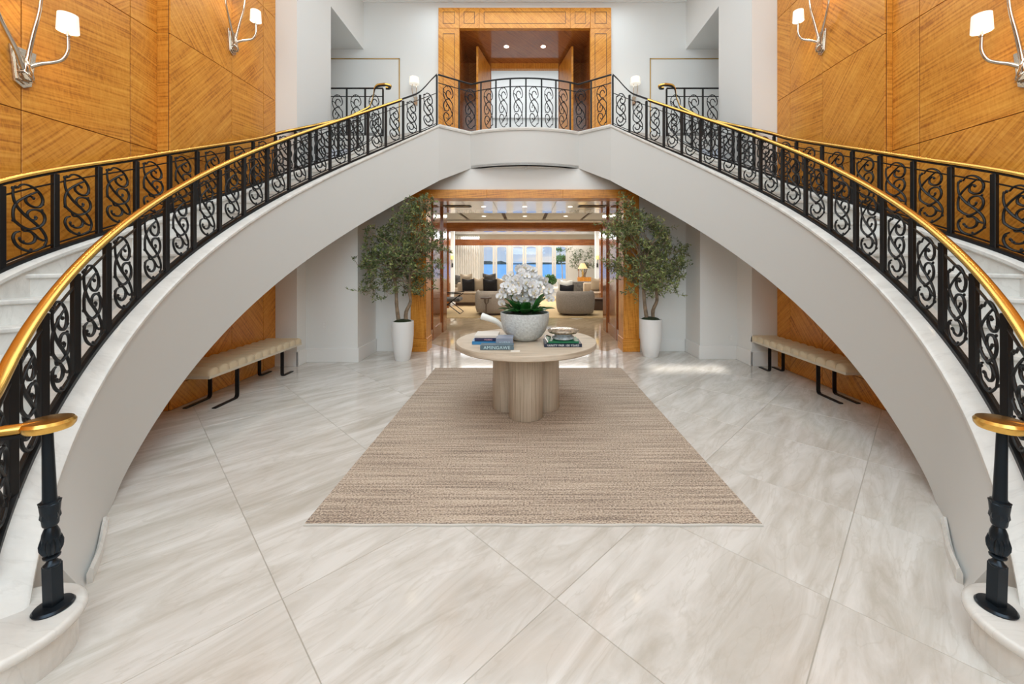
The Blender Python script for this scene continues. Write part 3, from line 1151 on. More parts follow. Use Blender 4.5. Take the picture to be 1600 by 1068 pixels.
# ------------------------------------------------------------------ upper portal
pt = thing('wood_portal', 'upstairs wooden door surround with inlaid header above the balcony', 'doorway', (0, YU, ZF), kind='structure')
TH = 0.05
for s in (-1, 1):
    xa, xb = s * 1.44, s * 1.9
    mb = MB().box(xa, xb, YU - TH, YU + 0.05, ZF, 6.755, ang=0.7 * s)
    obj('jamb_panel', mb, 'wood', pt, bevel=0.002, seg=1)
    a0, a1 = sorted((xa, xb))
    mb = MB()
    for (b0, b1, c0, c1) in ((a0 + .1, a1 - .1, 6.63, 6.64), (a0 + .1, a1 - .1, ZF + .3, ZF + .31), (a0 + .1, a0 + .108, ZF + .3, 6.64), (a1 - .108, a1 - .1, ZF + .3, 6.64)):
        mb.box(b0, b1, YU - TH - 0.004, YU - TH, c0, c1)
    obj('inlay', mb, 'darkwood', pt)
    # deep reveal
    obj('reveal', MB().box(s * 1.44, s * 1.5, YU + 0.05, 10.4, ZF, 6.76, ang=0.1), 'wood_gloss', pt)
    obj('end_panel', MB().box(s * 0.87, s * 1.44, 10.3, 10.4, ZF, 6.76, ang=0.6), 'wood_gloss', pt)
    ex = [s * q for q in (0.0,)]
hx = [-1.9, -1.44, -1.0, 1.0, 1.44, 1.9]
for i in range(5):
    mb = MB().box(hx[i] + 0.002, hx[i + 1] - 0.002, YU - TH, YU + 0.05, 6.76, 7.21, ang=0.75 * (1 if i % 2 else -1))
    obj('header_panel', mb, 'wood', pt, bevel=0.002, seg=1)
    a0, a1 = hx[i] + 0.1, hx[i + 1] - 0.1
    mb = MB()
    for (b0, b1, c0, c1) in ((a0, a1, 7.11, 7.119), (a0, a1, 6.86, 6.869), (a0, a0 + 0.009, 6.86, 7.119), (a1 - 0.009, a1, 6.86, 7.119)):
        mb.box(b0, b1, YU - TH - 0.004, YU - TH, c0, c1)
    obj('inlay', mb, 'darkwood', pt)
obj('soffit_panel', MB().box(-1.5, 1.5, YU + 0.05, 10.4, 6.76, 6.82, ang=0.9), 'wood_gloss', pt)
obj('lintel', MB().box(-0.87, 0.87, 10.3, 10.42, 6.62, 6.76), 'wood', pt)
for s in (-1, 1):
    dl = thing('door_leaf', ('left' if s < 0 else 'right') + ' open wooden door leaf inside the upstairs doorway', 'door', (s * 0.9, 10.25, ZF), kind='structure')
    a = Vector((s * 1.09, 9.3))
    b = Vector((s * 0.885, 10.28))
    d = (b - a).normalized()
    nrm = Vector((d.y, -d.x)) * 0.045 * s
    vs = [(p.x, p.y, z) for z in (ZF + 0.01, 6.66) for p in (a, b, b + nrm, a + nrm)]
    fs = [(3, 2, 1, 0), (4, 5, 6, 7), (0, 1, 5, 4), (1, 2, 6, 5), (2, 3, 7, 6), (3, 0, 4, 7)]
    uvs = [[(vs[k][2] + 0.3 * vs[k][1], vs[k][1] - 0.3 * vs[k][2]) for k in f] for f in fs]
    mb = MB()
    mb.add(vs, fs, uvs)
    obj('door_panel', mb, 'wood', dl)
    tag(obj('recessed_downlight', MB().lathe([(0.055, 0), (0.06, -0.004), (0.045, -0.006)], s * 0.44, 9.5, 6.759, 20), 'bulb', smooth=True),
        ('left' if s < 0 else 'right') + ' small round downlight in the wooden ceiling of the upstairs doorway', 'downlight')
# room beyond
m = MB()
m.box(-3.2, 3.2, 13.0, 13.1, ZF, 8.1)
m.box(-3.3, -3.2, 10.42, 13.0, ZF, 8.1)
m.box(3.2, 3.3, 10.42, 13.0, ZF, 8.1)
m.box(-3.2, 3.2, 10.42, 13.0, 8.0, 8.1)
m.box(-3.2, -0.87, 10.42, 10.48, ZF, 8.1)
m.box(0.87, 3.2, 10.42, 10.48, ZF, 8.1)
m.box(-0.87, 0.87, 10.42, 10.48, 6.76, 8.1)
struct('wall_upper_room', m, 'paint')
struct('floor_upper_room', MB().box(-3.2, 3.2, YU, 13.0, ZF - 0.2, ZF - 0.001), 'marble')
struct('trim_2', MB().box(-3.2, 3.2, 12.94, 13.0, 6.3, 6.42).box(-3.2, 3.2, 12.96, 13.0, 6.42, 6.47), 'trim')

# gilt-edged panels on the upper wall
for s in (-1, 1):
    t = thing('wall_panel', f'flush white wall panel with thin brass edge behind the {SIDE[s]} gallery railing', 'panel', (s * 3.9, YU, ZF))
    obj('panel_face', MB().box(s * 2.775, s * 5.0, YU - 0.012, YU - 0.002, ZF + 0.01, 6.095), 'paint', t)
    obj('brass_edging', MB().box(s * 2.76, s * 2.78, YU - 0.02, YU - 0.002, ZF + 0.01, 6.115).box(s * 2.76, s * 5.0, YU - 0.02, YU - 0.002, 6.095, 6.115), 'brass_dull', t)


# ------------------------------------------------------------------ sconces
def point(name, loc, power, col=(1, 0.78, 0.5), r=0.05, parent=None):
    d = bpy.data.lights.new(name, 'POINT')
    d.energy = power
    d.color = col
    d.shadow_soft_size = r
    o = bpy.data.objects.new(name, d)
    if parent:
        o.parent = parent
        o.location = Vector(loc) - parent.location
    else:
        o.location = loc
    C.objects.link(o)
    return o


def big_sconce(s, y, z, xw, label):
    t = thing('wall_sconce', label, 'wall lamp', (s * xw, y, z), group='three-armed sconces on the wood walls')

    def P(out, along, up):
        return (s * (xw - out), y + along, z + up)
    # shield backplate
    outl = [(-0.085, 0.15), (0.085, 0.15), (0.055, -0.13), (0.0, -0.165), (-0.055, -0.13)]
    mb = MB()
    for (k, o0, o1) in ((1.0, 0.0, 0.018), (0.82, 0.018, 0.028), (0.6, 0.028, 0.034)):
        n = len(outl)
        vs = [P(o0, a * k, b * k) for a, b in outl] + [P(o1, a * k, b * k) for a, b in outl]
        mb.add(vs, [tuple(range(n)), tuple(range(n, 2 * n))] + [(i, (i + 1) % n, n + (i + 1) % n, n + i) for i in range(n)])
    obj('backplate', mb, 'nickel', t, bevel=0.003)
    arms = [[(0.04, 0, 0.0), (0.10, 0.04, 0.05), (0.17, 0.08, 0.085), (0.215, 0.10, 0.12), (0.24, 0.115, 0.20), (0.24, 0.115, 0.31)],
            [(0.04, -0.01, -0.04), (0.07, -0.01, 0.10), (0.12, -0.02, 0.26), (0.17, -0.025, 0.42), (0.185, -0.02, 0.56)],
            [(0.04, -0.02, -0.02), (0.06, -0.08, 0.10), (0.09, -0.19, 0.26), (0.11, -0.26, 0.40), (0.12, -0.27, 0.56)]]
    for ar in arms:
        q = catmull(ar, 6)
        n = len(q)
        rad = [0.017 - 0.006 * i / (n - 1) for i in range(n)]
        mb = MB().tube([P(*p) for p in q], rad, 10)
        e = q[-1]
        mb.lathe([(0.012, 0), (0.020, 0.003), (0.020, 0.012), (0.010, 0.018), (0.010, 0.05)], *P(e[0], e[1], e[2])[:2], P(*e)[2], 12)
        obj('arm', mb, 'nickel', t, smooth=True)
        c = P(e[0], e[1], e[2] + 0.045)
        sh = MB()
        vs, fs = [], []
        N = 28
        for (r_, h_) in ((0.068, 0.0), (0.061, 0.14), (0.058, 0.14), (0.065, 0.0)):
            for k in range(N):
                a = 2 * PI * k / N
                vs.append((c[0] + r_ * math.cos(a), c[1] + r_ * math.sin(a), c[2] + h_))
        for i in range(4):
            for k in range(N):
                k2 = (k + 1) % N
                j = (i + 1) % 4
                fs.append((i * N + k, i * N + k2, j * N + k2, j * N + k))
        sh.add(vs, fs)
        obj('lamp_shade', sh, 'shade', t, smooth=True)
        point('sconce_bulb', (c[0], c[1], c[2] + 0.07), 4.0, parent=t, r=0.03)
    mb = MB()
    mb.tube([P(*p) for p in catmull([(0.03, 0.05, -0.09), (0.07, 0.02, -0.08), (0.075, -0.01, 0.0), (0.06, -0.02, 0.06)], 5)], 0.009, 8)
    mb.tube([P(*p) for p in catmull([(0.03, -0.05, -0.05), (0.07, -0.03, -0.05), (0.08, 0.0, -0.09), (0.05, 0.045, -0.10)], 5)], 0.007, 8)
    obj('knot', mb, 'nickel', t, smooth=True)
    return t


for s in (-1, 1):
    big_sconce(s, 3.19, 3.19, XN - 0.018, f'large nickel sconce with white shades at the near end of the {SIDE[s]} wood wall')
    big_sconce(s, 5.29, 4.54, XFW[s] - 0.018, f'nickel sconce with white shades higher up near the far end of the {SIDE[s]} wood wall')
    # small sconce on the white upper wall
    x = s * 2.40
    t = thing('small_sconce', f'small sconce with round white shade on the white wall {SIDE[s]} of the upstairs doorway', 'wall lamp', (x, YU, 5.3))
    N = 24
    sh = MB().lathe([(0.10, 0.0), (0.105, 0.002), (0.10, 0.14), (0.095, 0.14)], x, YU - 0.16, 5.48, N)
    obj('lamp_shade', sh, 'shade', t, smooth=True)
    mb = MB()
    for q in (-1, 1):
        mb.tube(catmull([(x, YU - 0.04, 5.14), (x + q * 0.03, YU - 0.12, 5.24), (x + q * 0.045, YU - 0.16, 5.36), (x + q * 0.04, YU - 0.16, 5.48)], 5), 0.008, 8)
    mb.box(x - 0.035, x + 0.035, YU - 0.045, YU - 0.001, 5.08, 5.26)
    obj('bracket', mb, 'nickel', t, smooth=True)
    point('small_sconce_bulb', (x, YU - 0.3, 5.55), 1.6, parent=t)


# ------------------------------------------------------------------ lower doorway and passage
dw = thing('wood_doorway', 'wide wooden doorway under the balcony leading to the living room', 'doorway', (0, YW, 0), kind='structure')
for s in (-1, 1):
    obj('casing', MB().box(s * 1.79, s * 2.07, YW - 0.05, YW + 0.33, 0.24, 2.785, ang=PI / 2 + 0.06), 'wood', dw, bevel=0.003, seg=1)
    obj('plinth_block', MB().box(s * 1.775, s * 2.085, YW - 0.065, YW + 0.345, 0.0, 0.24, ang=0.05), 'wood', dw, bevel=0.004, seg=1)
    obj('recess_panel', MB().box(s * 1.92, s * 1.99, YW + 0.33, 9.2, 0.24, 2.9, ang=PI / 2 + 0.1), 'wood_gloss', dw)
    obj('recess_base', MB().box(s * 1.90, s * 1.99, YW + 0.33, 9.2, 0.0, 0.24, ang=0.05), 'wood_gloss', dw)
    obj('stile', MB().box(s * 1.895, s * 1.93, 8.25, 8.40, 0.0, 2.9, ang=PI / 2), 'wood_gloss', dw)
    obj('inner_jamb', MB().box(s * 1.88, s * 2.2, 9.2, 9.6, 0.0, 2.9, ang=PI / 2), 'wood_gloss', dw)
for k in range(3):
    x0, x1 = -2.07 + 1.38 * k, -2.07 + 1.38 * (k + 1)
    obj('lintel_panel', MB().box(x0 + 0.001, x1 - 0.001, YW - 0.05, YW + 0.33, 2.785, 2.94, ang=0.08), 'wood', dw, bevel=0.002, seg=1)
ceilmat = mat('lacquered_ceiling', (0.62, 0.54, 0.45), 0.16, coat=0.6)
cp = struct('ceiling_passage', MB().box(-2.0, 2.0, YW + 0.2, 10.4, 2.97, 3.05).box(-4.0, 4.0, 10.4, 12.6, 2.97, 3.05).box(-2.0, 2.0, 9.6, 10.4, 2.97, 3.05), 'woodback')
for k in range(6):
    x0 = -2.0 + 4.0 * k / 6
    link('ceiling_panel', MB().box(x0 + 0.003, x0 + 4.0 / 6 - 0.003, YW + 0.335, 10.4, 2.9, 2.96).mesh('ceiling_panel', ceilmat, False), cp)
for k in range(5):
    x0 = -2.9 + 1.16 * k
    link('coffer', MB().box(x0 + 0.05, x0 + 1.11, 10.5, 12.2, 2.92, 2.96).mesh('coffer', 'paint', False), cp)
    tag(obj('coffer_downlight', MB().lathe([(0.05, 0), (0.055, -0.004), (0.04, -0.006)], x0 + 0.58, 11.3, 2.92, 16), 'bulb', smooth=True),
        ['leftmost', 'second from the left', 'middle', 'second from the right', 'rightmost'][k] + ' of the five downlights in the far ceiling coffers', 'downlight', 'downlights in the far ceiling coffers')
struct('trim_3', MB().box(-4.0, 4.0, 12.25, 12.6, 2.88, 2.97), 'frame')
for s in (-1, 1):
    t = thing('slot_diffuser', f'long narrow air slot in the passage ceiling on the {SIDE[s]}', 'air vent', (s * 1.5, 9.1, 2.9))
    obj('vent_frame', MB().box(s * 1.25, s * 1.85, 9.0, 9.03, 2.885, 2.899).box(s * 1.25, s * 1.85, 9.2, 9.23, 2.885, 2.899).box(s * 1.23, s * 1.26, 9.0, 9.23, 2.885, 2.899), 'blackmetal', t)
    obj('vent_slot', MB().box(s * 1.26, s * 1.85, 9.03, 9.2, 2.893, 2.8995), 'cream', t)
for x in (-0.95, 0.0, 1.05):
    tag(obj('ceiling_spot', MB().lathe([(0.045, 0), (0.05, -0.004), (0.035, -0.008)], x, 9.2, 2.899, 16), 'bulb', smooth=True),
        {-0.95: 'left', 0.0: 'centre', 1.05: 'right'}[x] + ' of three small spotlights in the glossy passage ceiling', 'downlight', 'spotlights in the passage ceiling')

# living room shell
m = MB()
m.box(-4.2, -1.99, 9.6, 9.7, 0, 3.0)
m.box(1.99, 4.2, 9.6, 9.7, 0, 3.0)
m.box(-4.3, -4.2, 9.6, 21.6, 0, 3.1)
m.box(4.2, 4.3, 9.6, 21.6, 0, 3.1)
m.box(-4.2, -2.84, 14.0, 14.25, 0, 3.1)
m.box(2.84, 4.2, 14.0, 14.25, 0, 3.1)
m.box(-4.2, -3.05, 17.2, 17.4, 0, 3.1)
m.box(3.05, 4.2, 17.2, 17.4, 0, 3.1)
struct('wall_living_room', m, 'paint')
struct('ceiling_living_room', MB().box(-4.3, 4.3, 12.6, 21.6, 3.05, 3.15), 'ceil')
fr = thing('wood_archway', 'second wooden frame further back inside the living room', 'doorway', (0, 14, 0), kind='structure')
for s in (-1, 1):
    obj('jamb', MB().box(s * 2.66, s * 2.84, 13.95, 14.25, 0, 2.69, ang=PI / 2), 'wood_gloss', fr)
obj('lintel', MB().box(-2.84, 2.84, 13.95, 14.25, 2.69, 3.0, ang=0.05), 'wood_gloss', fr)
obj('beam', MB().box(-3.36, 3.36, 19.0, 19.25, 2.40, 2.69, ang=0.05), 'wood_gloss', thing('ceiling_beam', 'long wooden beam in front of the garden doors', 'beam', (0, 19, 2.4), kind='structure'))

# garden doors
YD = 21.0
dp = [(-2.24, -0.90), (-0.69, 0.66), (0.86, 2.24)]
panes = [(-2.17, -1.70), (-1.46, -0.97), (-0.62, -0.12), (0.09, 0.59), (0.93, 1.43), (1.65, 2.16)]
m = MB()
xs = [-4.2, -2.24, -0.90, -0.69, 0.66, 0.86, 2.24, 4.2]
for a, b in ((-4.2, -2.24), (-0.90, -0.69), (0.66, 0.86), (2.24, 4.2)):
    m.box(a, b, YD, YD + 0.15, 0, 3.05)
m.box(-2.24, -0.90, YD, YD + 0.15, 2.55, 3.05)
m.box(-0.69, 0.66, YD, YD + 0.15, 2.55, 3.05)
m.box(0.86, 2.24, YD, YD + 0.15, 2.55, 3.05)
struct('wall_garden', m, 'frame')
for k in range(3):
    dt = thing('garden_door', ['left', 'middle', 'right'][k] + ' pair of tall glazed doors looking out on the sea', 'door', (sum(dp[k]) / 2, YD, 0), kind='structure')
    for q in (0, 1):
        pa, pb = panes[2 * k + q]
        la, lb = (dp[k][0], (panes[2 * k][1] + panes[2 * k + 1][0]) / 2) if q == 0 else ((panes[2 * k][1] + panes[2 * k + 1][0]) / 2, dp[k][1])
        # leaf with arched opening
        n = 8
        arch_ = [(pa + (pb - pa) * (1 - math.cos(PI * i / n)) / 2, 2.34 + 0.07 * math.sin(PI * i / n)) for i in range(n + 1)]
        mb = MB()
        mb.box(la + 0.01, lb - 0.01, YD + 0.03, YD + 0.09, 0.01, 0.72)
        mb.box(la + 0.01, pa, YD + 0.03, YD + 0.09, 0.72, 2.54)
        mb.box(pb, lb - 0.01, YD + 0.03, YD + 0.09, 0.72, 2.54)
        for i in range(n):
            (x0, z0), (x1, z1) = arch_[i], arch_[i + 1]
            vs = [(x0, YD + 0.03, z0), (x1, YD + 0.03, z1), (x1, YD + 0.03, 2.54), (x0, YD + 0.03, 2.54)]
            vs += [(x, YD + 0.09, z) for x, _, z in vs]
            mb.add(vs, [(0, 1, 2, 3), (7, 6, 5, 4), (0, 4, 5, 1), (1, 5, 6, 2), (2, 6, 7, 3), (3, 7, 4, 0)])
        obj('door_leaf', mb, 'frame', dt)
        obj('pane', MB().box(pa, pb, YD + 0.055, YD + 0.06, 0.72, 2.42), 'glass', dt)
        obj('bottom_panel', MB().box(pa + 0.03, pb - 0.03, YD + 0.02, YD + 0.03, 0.16, 0.62), 'trim', dt)
# outside
struct('terrace', MB().box(-14, 14, 21.2, 34, -0.3, -0.12), 'terrace')
o = struct('sea', MB().box(-1500, 1500, 34, 1400, -3.2, -3.0), 'sea')
mb = MB()
x = -330.0
shp = []
while x < 360:
    w_ = R.uniform(5, 18)
    h_ = R.uniform(2.0, 5.5) if not (-25 < x < 5) else 1.5
    shp.append((x, h_))
    x += w_
for i in range(len(shp) - 1):
    (x0, h0), (x1, h1) = shp[i], shp[i + 1]
    vs = [(x0, 600, -3.0), (x1, 600, -3.0), (x1, 600, -3 + h1), (x0, 600, -3 + h0), (x0, 618, -3.0), (x1, 618, -3.0), (x1, 618, -3 + h1), (x0, 618, -3 + h0)]
    mb.add(vs, [(0, 1, 2, 3), (7, 6, 5, 4), (3, 2, 6, 7)])
struct('distant_shore', mb, 'land')


def leaf_cloud(mb, c, rad, n, ll=0.05, lw=0.013, rnd=R, ok=None):
    for _ in range(n):
        while True:
            p = Vector((rnd.uniform(-1, 1), rnd.uniform(-1, 1), rnd.uniform(-1, 1)))
            if p.length <= 1:
                break
        p = Vector((c[0] + p.x * rad[0], c[1] + p.y * rad[1], c[2] + p.z * rad[2]))
        if ok and not ok(p):
            continue
        leaf(mb, p, Vector((rnd.gauss(0, 1), rnd.gauss(0, 1), rnd.gauss(0.2, 0.8))).normalized(), ll * rnd.uniform(0.7, 1.3), lw * rnd.uniform(0.8, 1.2), rnd)


def leaf(mb, p, d, ll, lw, rnd=R):
    sd = d.cross(Vector((rnd.gauss(0, 1), rnd.gauss(0, 1), rnd.gauss(0, 1))))
    if sd.length < 1e-3:
        sd = Vector((1, 0, 0))
    sd.normalize()
    up = sd.cross(d) * (lw * 0.25)
    m_ = p + d * ll * 0.45
    vs = [p, m_ + sd * lw * 0.5 + up, p + d * ll, m_ - sd * lw * 0.5 + up, m_]
    mb.add(vs, [(0, 1, 4), (1, 2, 4), (0, 4, 3), (4, 2, 3)])


# island tree beyond the right-hand door
t = thing('garden_tree', 'palm-like dark tree outside beyond the right-hand glazed doors', 'tree', (3.6, 40, -1.0))
mb = MB()
leaf_cloud(mb, (3.75, 40, 1.85), (0.75, 0.8, 0.32), 260, 0.35, 0.12)
leaf_cloud(mb, (3.5, 40, 2.75), (0.45, 0.4, 0.14), 60, 0.35, 0.10)
f_ = obj('foliage', mb, 'green', t)
f_['kind'] = 'stuff'
obj('trunk', MB().tube([(3.8, 40, -1.0), (3.75, 40, 1.0), (3.5, 40, 2.75)], [0.06, 0.05, 0.03], 8), 'bark', t)

# ------------------------------------------------------------------ living room furniture
tag(obj('living_room_carpet', MB().box(-2.64, 2.64, 11.5, 18.6, 0.0, 0.014), 'carpet'), 'gold beige carpet covering the living room floor beyond the doorway', 'carpet')
# curtain
mb = MB()
N = 60
vs, fs = [], []
for i in range(N + 1):
    x = -3.75 + 1.4 * i / N
    y = 20.6 + 0.05 * math.sin(i * 1.25)
    vs += [(x, y, 0.02), (x, y, 2.95), (x, y + 0.012, 2.95), (x, y + 0.012, 0.02)]
for i in range(N):
    for k in range(4):
        k2 = (k + 1) % 4
        fs.append((i * 4 + k, (i + 1) * 4 + k, (i + 1) * 4 + k2, i * 4 + k2))
mb.add(vs, fs)
tag(obj('sheer_curtain', mb, 'curtain', smooth=True, angle=70), 'floor length sheer curtain left of the garden doors', 'curtain')


def cushion(x, y, z, w, h, m, rz, label, group=None, tilt=0.25, th=0.16):
    """square cushion with pinched corners and a chopped V top"""
    N = 10
    vs, fs = [], []
    for sd in (1, -1):
        for i in range(N + 1):
            for j in range(N + 1):
                a, b = i / N * 2 - 1, j / N * 2 - 1
                k = (1 - abs(a) ** 3) * (1 - abs(b) ** 3)
                pin = 1 - 0.06 * (1 - abs(abs(a) - 1)) if False else 1
                zz_ = b * h / 2 - (0.12 * h * (1 - abs(a)) if b > 0.5 else 0) * ((b - 0.5) * 2)
                vs.append((a * w / 2 * (1 - 0.08 * (1 - a * a) * 0), sd * th / 2 * (0.12 + 0.88 * k), zz_))
    q = (N + 1) ** 2
    for sd in (0, 1):
        for i in range(N):
            for j in range(N):
                f = [sd * q + i * (N + 1) + j, sd * q + (i + 1) * (N + 1) + j, sd * q + (i + 1) * (N + 1) + j + 1, sd * q + i * (N + 1) + j + 1]
                fs.append(tuple(f if sd == 0 else f[::-1]))
    ring = [i * (N + 1) for i in range(N + 1)] + [N * (N + 1) + j for j in range(1, N + 1)] + [i * (N + 1) + N for i in range(N - 1, -1, -1)] + [j for j in range(N - 1, 0, -1)]
    for k in range(len(ring)):
        a, b = ring[k], ring[(k + 1) % len(ring)]
        fs.append((a, b, q + b, q + a))
    mb = MB()
    mb.add(vs, fs)
    o = link('cushion', mb.mesh('cushion', m, True), None, (x, y, z))
    o.rotation_euler = (tilt, 0, rz)
    tag(o, label, 'cushion', group)
    return o


def rbox(mb, x0, x1, y0, y1, z0, z1):
    mb.box(x0, x1, y0, y1, z0, z1)
    return mb


# barrel chairs seen from behind
def barrel_chair(x, y, w, m, label, h=0.74):
    t = thing('barrel_chair', label, 'armchair', (x, y, 0.014), group='rounded boucle armchairs facing the living room')
    prof = []
    r0 = w / 2
    vs, fs = [], []
    N = 40
    lev = [(0.70, 0.05), (0.90, 0.07), (0.97, 0.2), (1.0, 0.42), (0.99, 0.6), (0.94, 0.70), (0.86, 0.735), (0.78, 0.70), (0.74, 0.60), (0.72, 0.42)]
    for (k, z) in lev:
        for i in range(N):
            a = 2 * PI * i / N
            ca, sa = math.cos(a), math.sin(a)
            e = 0.62
            px_ = r0 * k * math.copysign(abs(ca) ** e, ca)
            py_ = r0 * 0.82 * k * math.copysign(abs(sa) ** e, sa)
            zz_ = z * h / 0.74
            if z > 0.42 and sa > 0.25:
                zz_ = 0.42 + (zz_ - 0.42) * max(0.35, 1 - (sa - 0.25) * 1.1)
            vs.append((x + px_, y + py_, 0.014 + zz_))
    for i in range(len(lev) - 1):
        for k in range(N):
            k2 = (k + 1) % N
            fs.append((i * N + k, i * N + k2, (i + 1) * N + k2, (i + 1) * N + k))
    fs.append(tuple(range(N - 1, -1, -1)))
    fs.append(tuple((len(lev) - 1) * N + k for k in range(N)))
    mb = MB()
    mb.add(vs, fs)
    obj('shell', mb, m, t, smooth=True, angle=70)
    obj('seat_cushion', MB().box(x - w * .33, x + w * .33, y - w * .2, y + w * .34, 0.43, 0.5), m, t, smooth=True, bevel=0.03, seg=3)
    obj('base', MB().lathe([(w * 0.33, 0.0), (w * 0.33, 0.05)], x, y, 0.014, 28), 'darkwood', t, smooth=True)


barrel_chair(1.55, 12.25, 1.17, 'boucle', 'grey boucle barrel armchair right of the orchid, seen from behind')
barrel_chair(-0.98, 12.35, 1.10, 'boucle_l', 'taupe boucle armchair left of the orchid, behind a small round side table')
cushion(1.32, 12.55, 0.72, 0.44, 0.40, 'black', 0, 'black cushion on the grey boucle barrel armchair')
cushion(1.30, 12.84, 0.82, 0.46, 0.44, 'ivory', 0, 'white cushion on the grey boucle barrel armchair')

# round side table in front of the left armchair
t = thing('side_table', 'small round brown pedestal table in front of the taupe armchair', 'side table', (-1.14, 11.72, 0.014))
obj('tabletop', MB().lathe([(0.15, 0.545), (0.17, 0.55), (0.17, 0.575), (0.165, 0.58)], -1.14, 11.72, 0.0, 28), 'darkwood', t, smooth=True)
mb = MB()
for a in (0.3, 2.4, 4.5):
    mb.tube([(-1.14, 11.72, 0.38), (-1.14 + 0.06 * math.cos(a), 11.72 + 0.06 * math.sin(a), 0.42), (-1.14 + 0.08 * math.cos(a), 11.72 + 0.08 * math.sin(a), 0.55)], 0.009, 6)
mb.tube([(-1.14, 11.72, 0.03), (-1.14, 11.72, 0.38)], 0.012, 8)
obj('stem', mb, 'darkwood', t, smooth=True)
obj('foot', MB().lathe([(0.12, 0.0), (0.12, 0.01), (0.02, 0.03)], -1.14, 11.72, 0.014, 24), 'darkwood', t, smooth=True)

# sofas
def sofa(x0, x1, y0, y1, label, back=1):
    t = thing('sofa', label, 'sofa', ((x0 + x1) / 2, (y0 + y1) / 2, 0.014))
    obj('seat_base', MB().box(x0, x1, y0, y1, 0.13, 0.44), 'sofa', t, smooth=True, bevel=0.03, seg=3)
    yb = (y1 - 0.22, y1) if back > 0 else (y0, y0 + 0.22)
    obj('back_rest', MB().box(x0, x1, yb[0], yb[1], 0.44, 0.82), 'sofa', t, smooth=True, bevel=0.05, seg=3)
    obj('plinth', MB().box(x0 + 0.05, x1 - 0.05, y0 + 0.05, y1 - 0.05, 0.014, 0.13), 'darkwood', t)
    n = max(2, int((x1 - x0) / 0.8))
    for k in range(n):
        a = x0 + (x1 - x0) * k / n
        obj('seat_cushion', MB().box(a + 0.01, a + (x1 - x0) / n - 0.01, y0 - 0.01, y1 - 0.22, 0.44, 0.50), 'sofa', t, smooth=True, bevel=0.02, seg=2)


sofa(-2.6, -0.5, 14.6, 15.5, 'beige sofa with black cushions on the left of the living room')
sofa(2.25, 4.0, 14.5, 15.4, 'beige sofa with black cushion on the right of the living room')
for x, m_, w_, y_, z_, lb in ((-2.12, 'black', 0.46, 14.95, 0.76, 'large black cushion at the left end of the left sofa'),
                             (-1.30, 'black', 0.52, 14.95, 0.75, 'large black cushion in the middle of the left sofa'),
                             (-2.22, 'beigec', 0.46, 15.15, 0.94, 'beige cushion behind the left black cushion'),
                             (-1.75, 'beigec', 0.40, 15.05, 0.80, 'beige cushion between the two black cushions'),
                             (-1.35, 'greyc', 0.50, 15.15, 0.95, 'patterned grey cushion behind the middle black cushion'),
                             (-0.85, 'beigec', 0.40, 15.0, 0.78, 'beige cushion at the right end of the left sofa'),
                             (3.05, 'black', 0.48, 14.95, 0.76, 'black cushion on the right sofa'),
                             (2.72, 'beigec', 0.44, 15.05, 0.80, 'beige cushion leaning on the right sofa')):
    cushion(x, y_, z_, w_, 0.48, m_, 0, lb)
# far left grey cushion chair
t = thing('low_chair', 'dark grey low chair against the curtain at the far left of the living room', 'armchair', (-2.9, 17.9, 0.014))
obj('seat', MB().box(-3.3, -2.5, 17.6, 18.3, 0.2, 0.45), 'sofa', t, bevel=0.03)
obj('back_rest', MB().box(-3.3, -2.5, 18.1, 18.3, 0.45, 0.85), 'sofa', t, bevel=0.03)
for x in (-3.25, -2.55):
    for y in (17.65, 18.25):
        obj('leg', MB().box(x - 0.02, x + 0.02, y - 0.02, y + 0.02, 0.014, 0.2), 'darkwood', t)
cushion(-2.9, 17.9, 0.82, 0.5, 0.45, 'greyc', 0, 'dark grey cushion on the far left low chair')
# X-frame lounge chair, left
t = thing('lounge_chair', 'black metal framed lounge chair with crossed legs at the left edge of the doorway', 'armchair', (-2.35, 12.5, 0.014))
for y in (12.2, 12.85):
    mb = MB()
    mb.tube([(-2.75, y, 0.03), (-1.98, y, 0.62)], 0.014, 6)
    mb.tube([(-1.98, y, 0.03), (-2.75, y, 0.62)], 0.014, 6)
    mb.tube([(-2.75, y, 0.62), (-1.95, y, 0.66)], 0.016, 6)
    obj('leg_frame', mb, 'blackmetal', t)
obj('floor_bar', MB().tube([(-1.98, 12.2, 0.03), (-1.98, 12.85, 0.03)], 0.014, 6).tube([(-2.75, 12.2, 0.03), (-2.75, 12.85, 0.03)], 0.014, 6), 'chrome', t)
obj('seat_pad', MB().box(-2.75, -2.0, 12.22, 12.83, 0.40, 0.50), 'greyc', t, bevel=0.03)
obj('back_pad', MB().box(-2.85, -2.7, 12.22, 12.83, 0.45, 1.0), 'darkwood', t, bevel=0.03)
# ottoman, coffee table
t = thing('ottoman', 'dark square ottoman table right of the grey barrel armchair', 'table', (2.45, 13.4, 0.014))
obj('body', MB().box(2.28, 2.62, 13.2, 13.6, 0.014, 0.36), 'darkwood', t, bevel=0.02)
obj('tray', MB().box(2.2, 2.8, 13.15, 13.65, 0.36, 0.40), 'darkwood', t, bevel=0.01)
t = thing('dark_armchair', 'dark brown low armchair behind the grey barrel armchair', 'armchair', (2.3, 16.4, 0.014))
obj('seat', MB().box(1.95, 2.85, 16.0, 16.8, 0.12, 0.45), 'darkwood', t, bevel=0.05, smooth=True)
obj('back_rest', MB().box(1.9, 2.9, 15.95, 16.12, 0.12, 0.83), 'greyc', t, bevel=0.05, smooth=True)
t = thing('coffee_table', 'pale coffee table holding the blue and white vases', 'table', (1.3, 16.6, 0.014))
obj('tabletop', MB().box(0.75, 1.85, 16.3, 17.0, 0.50, 0.56), 'ivory', t, bevel=0.01)
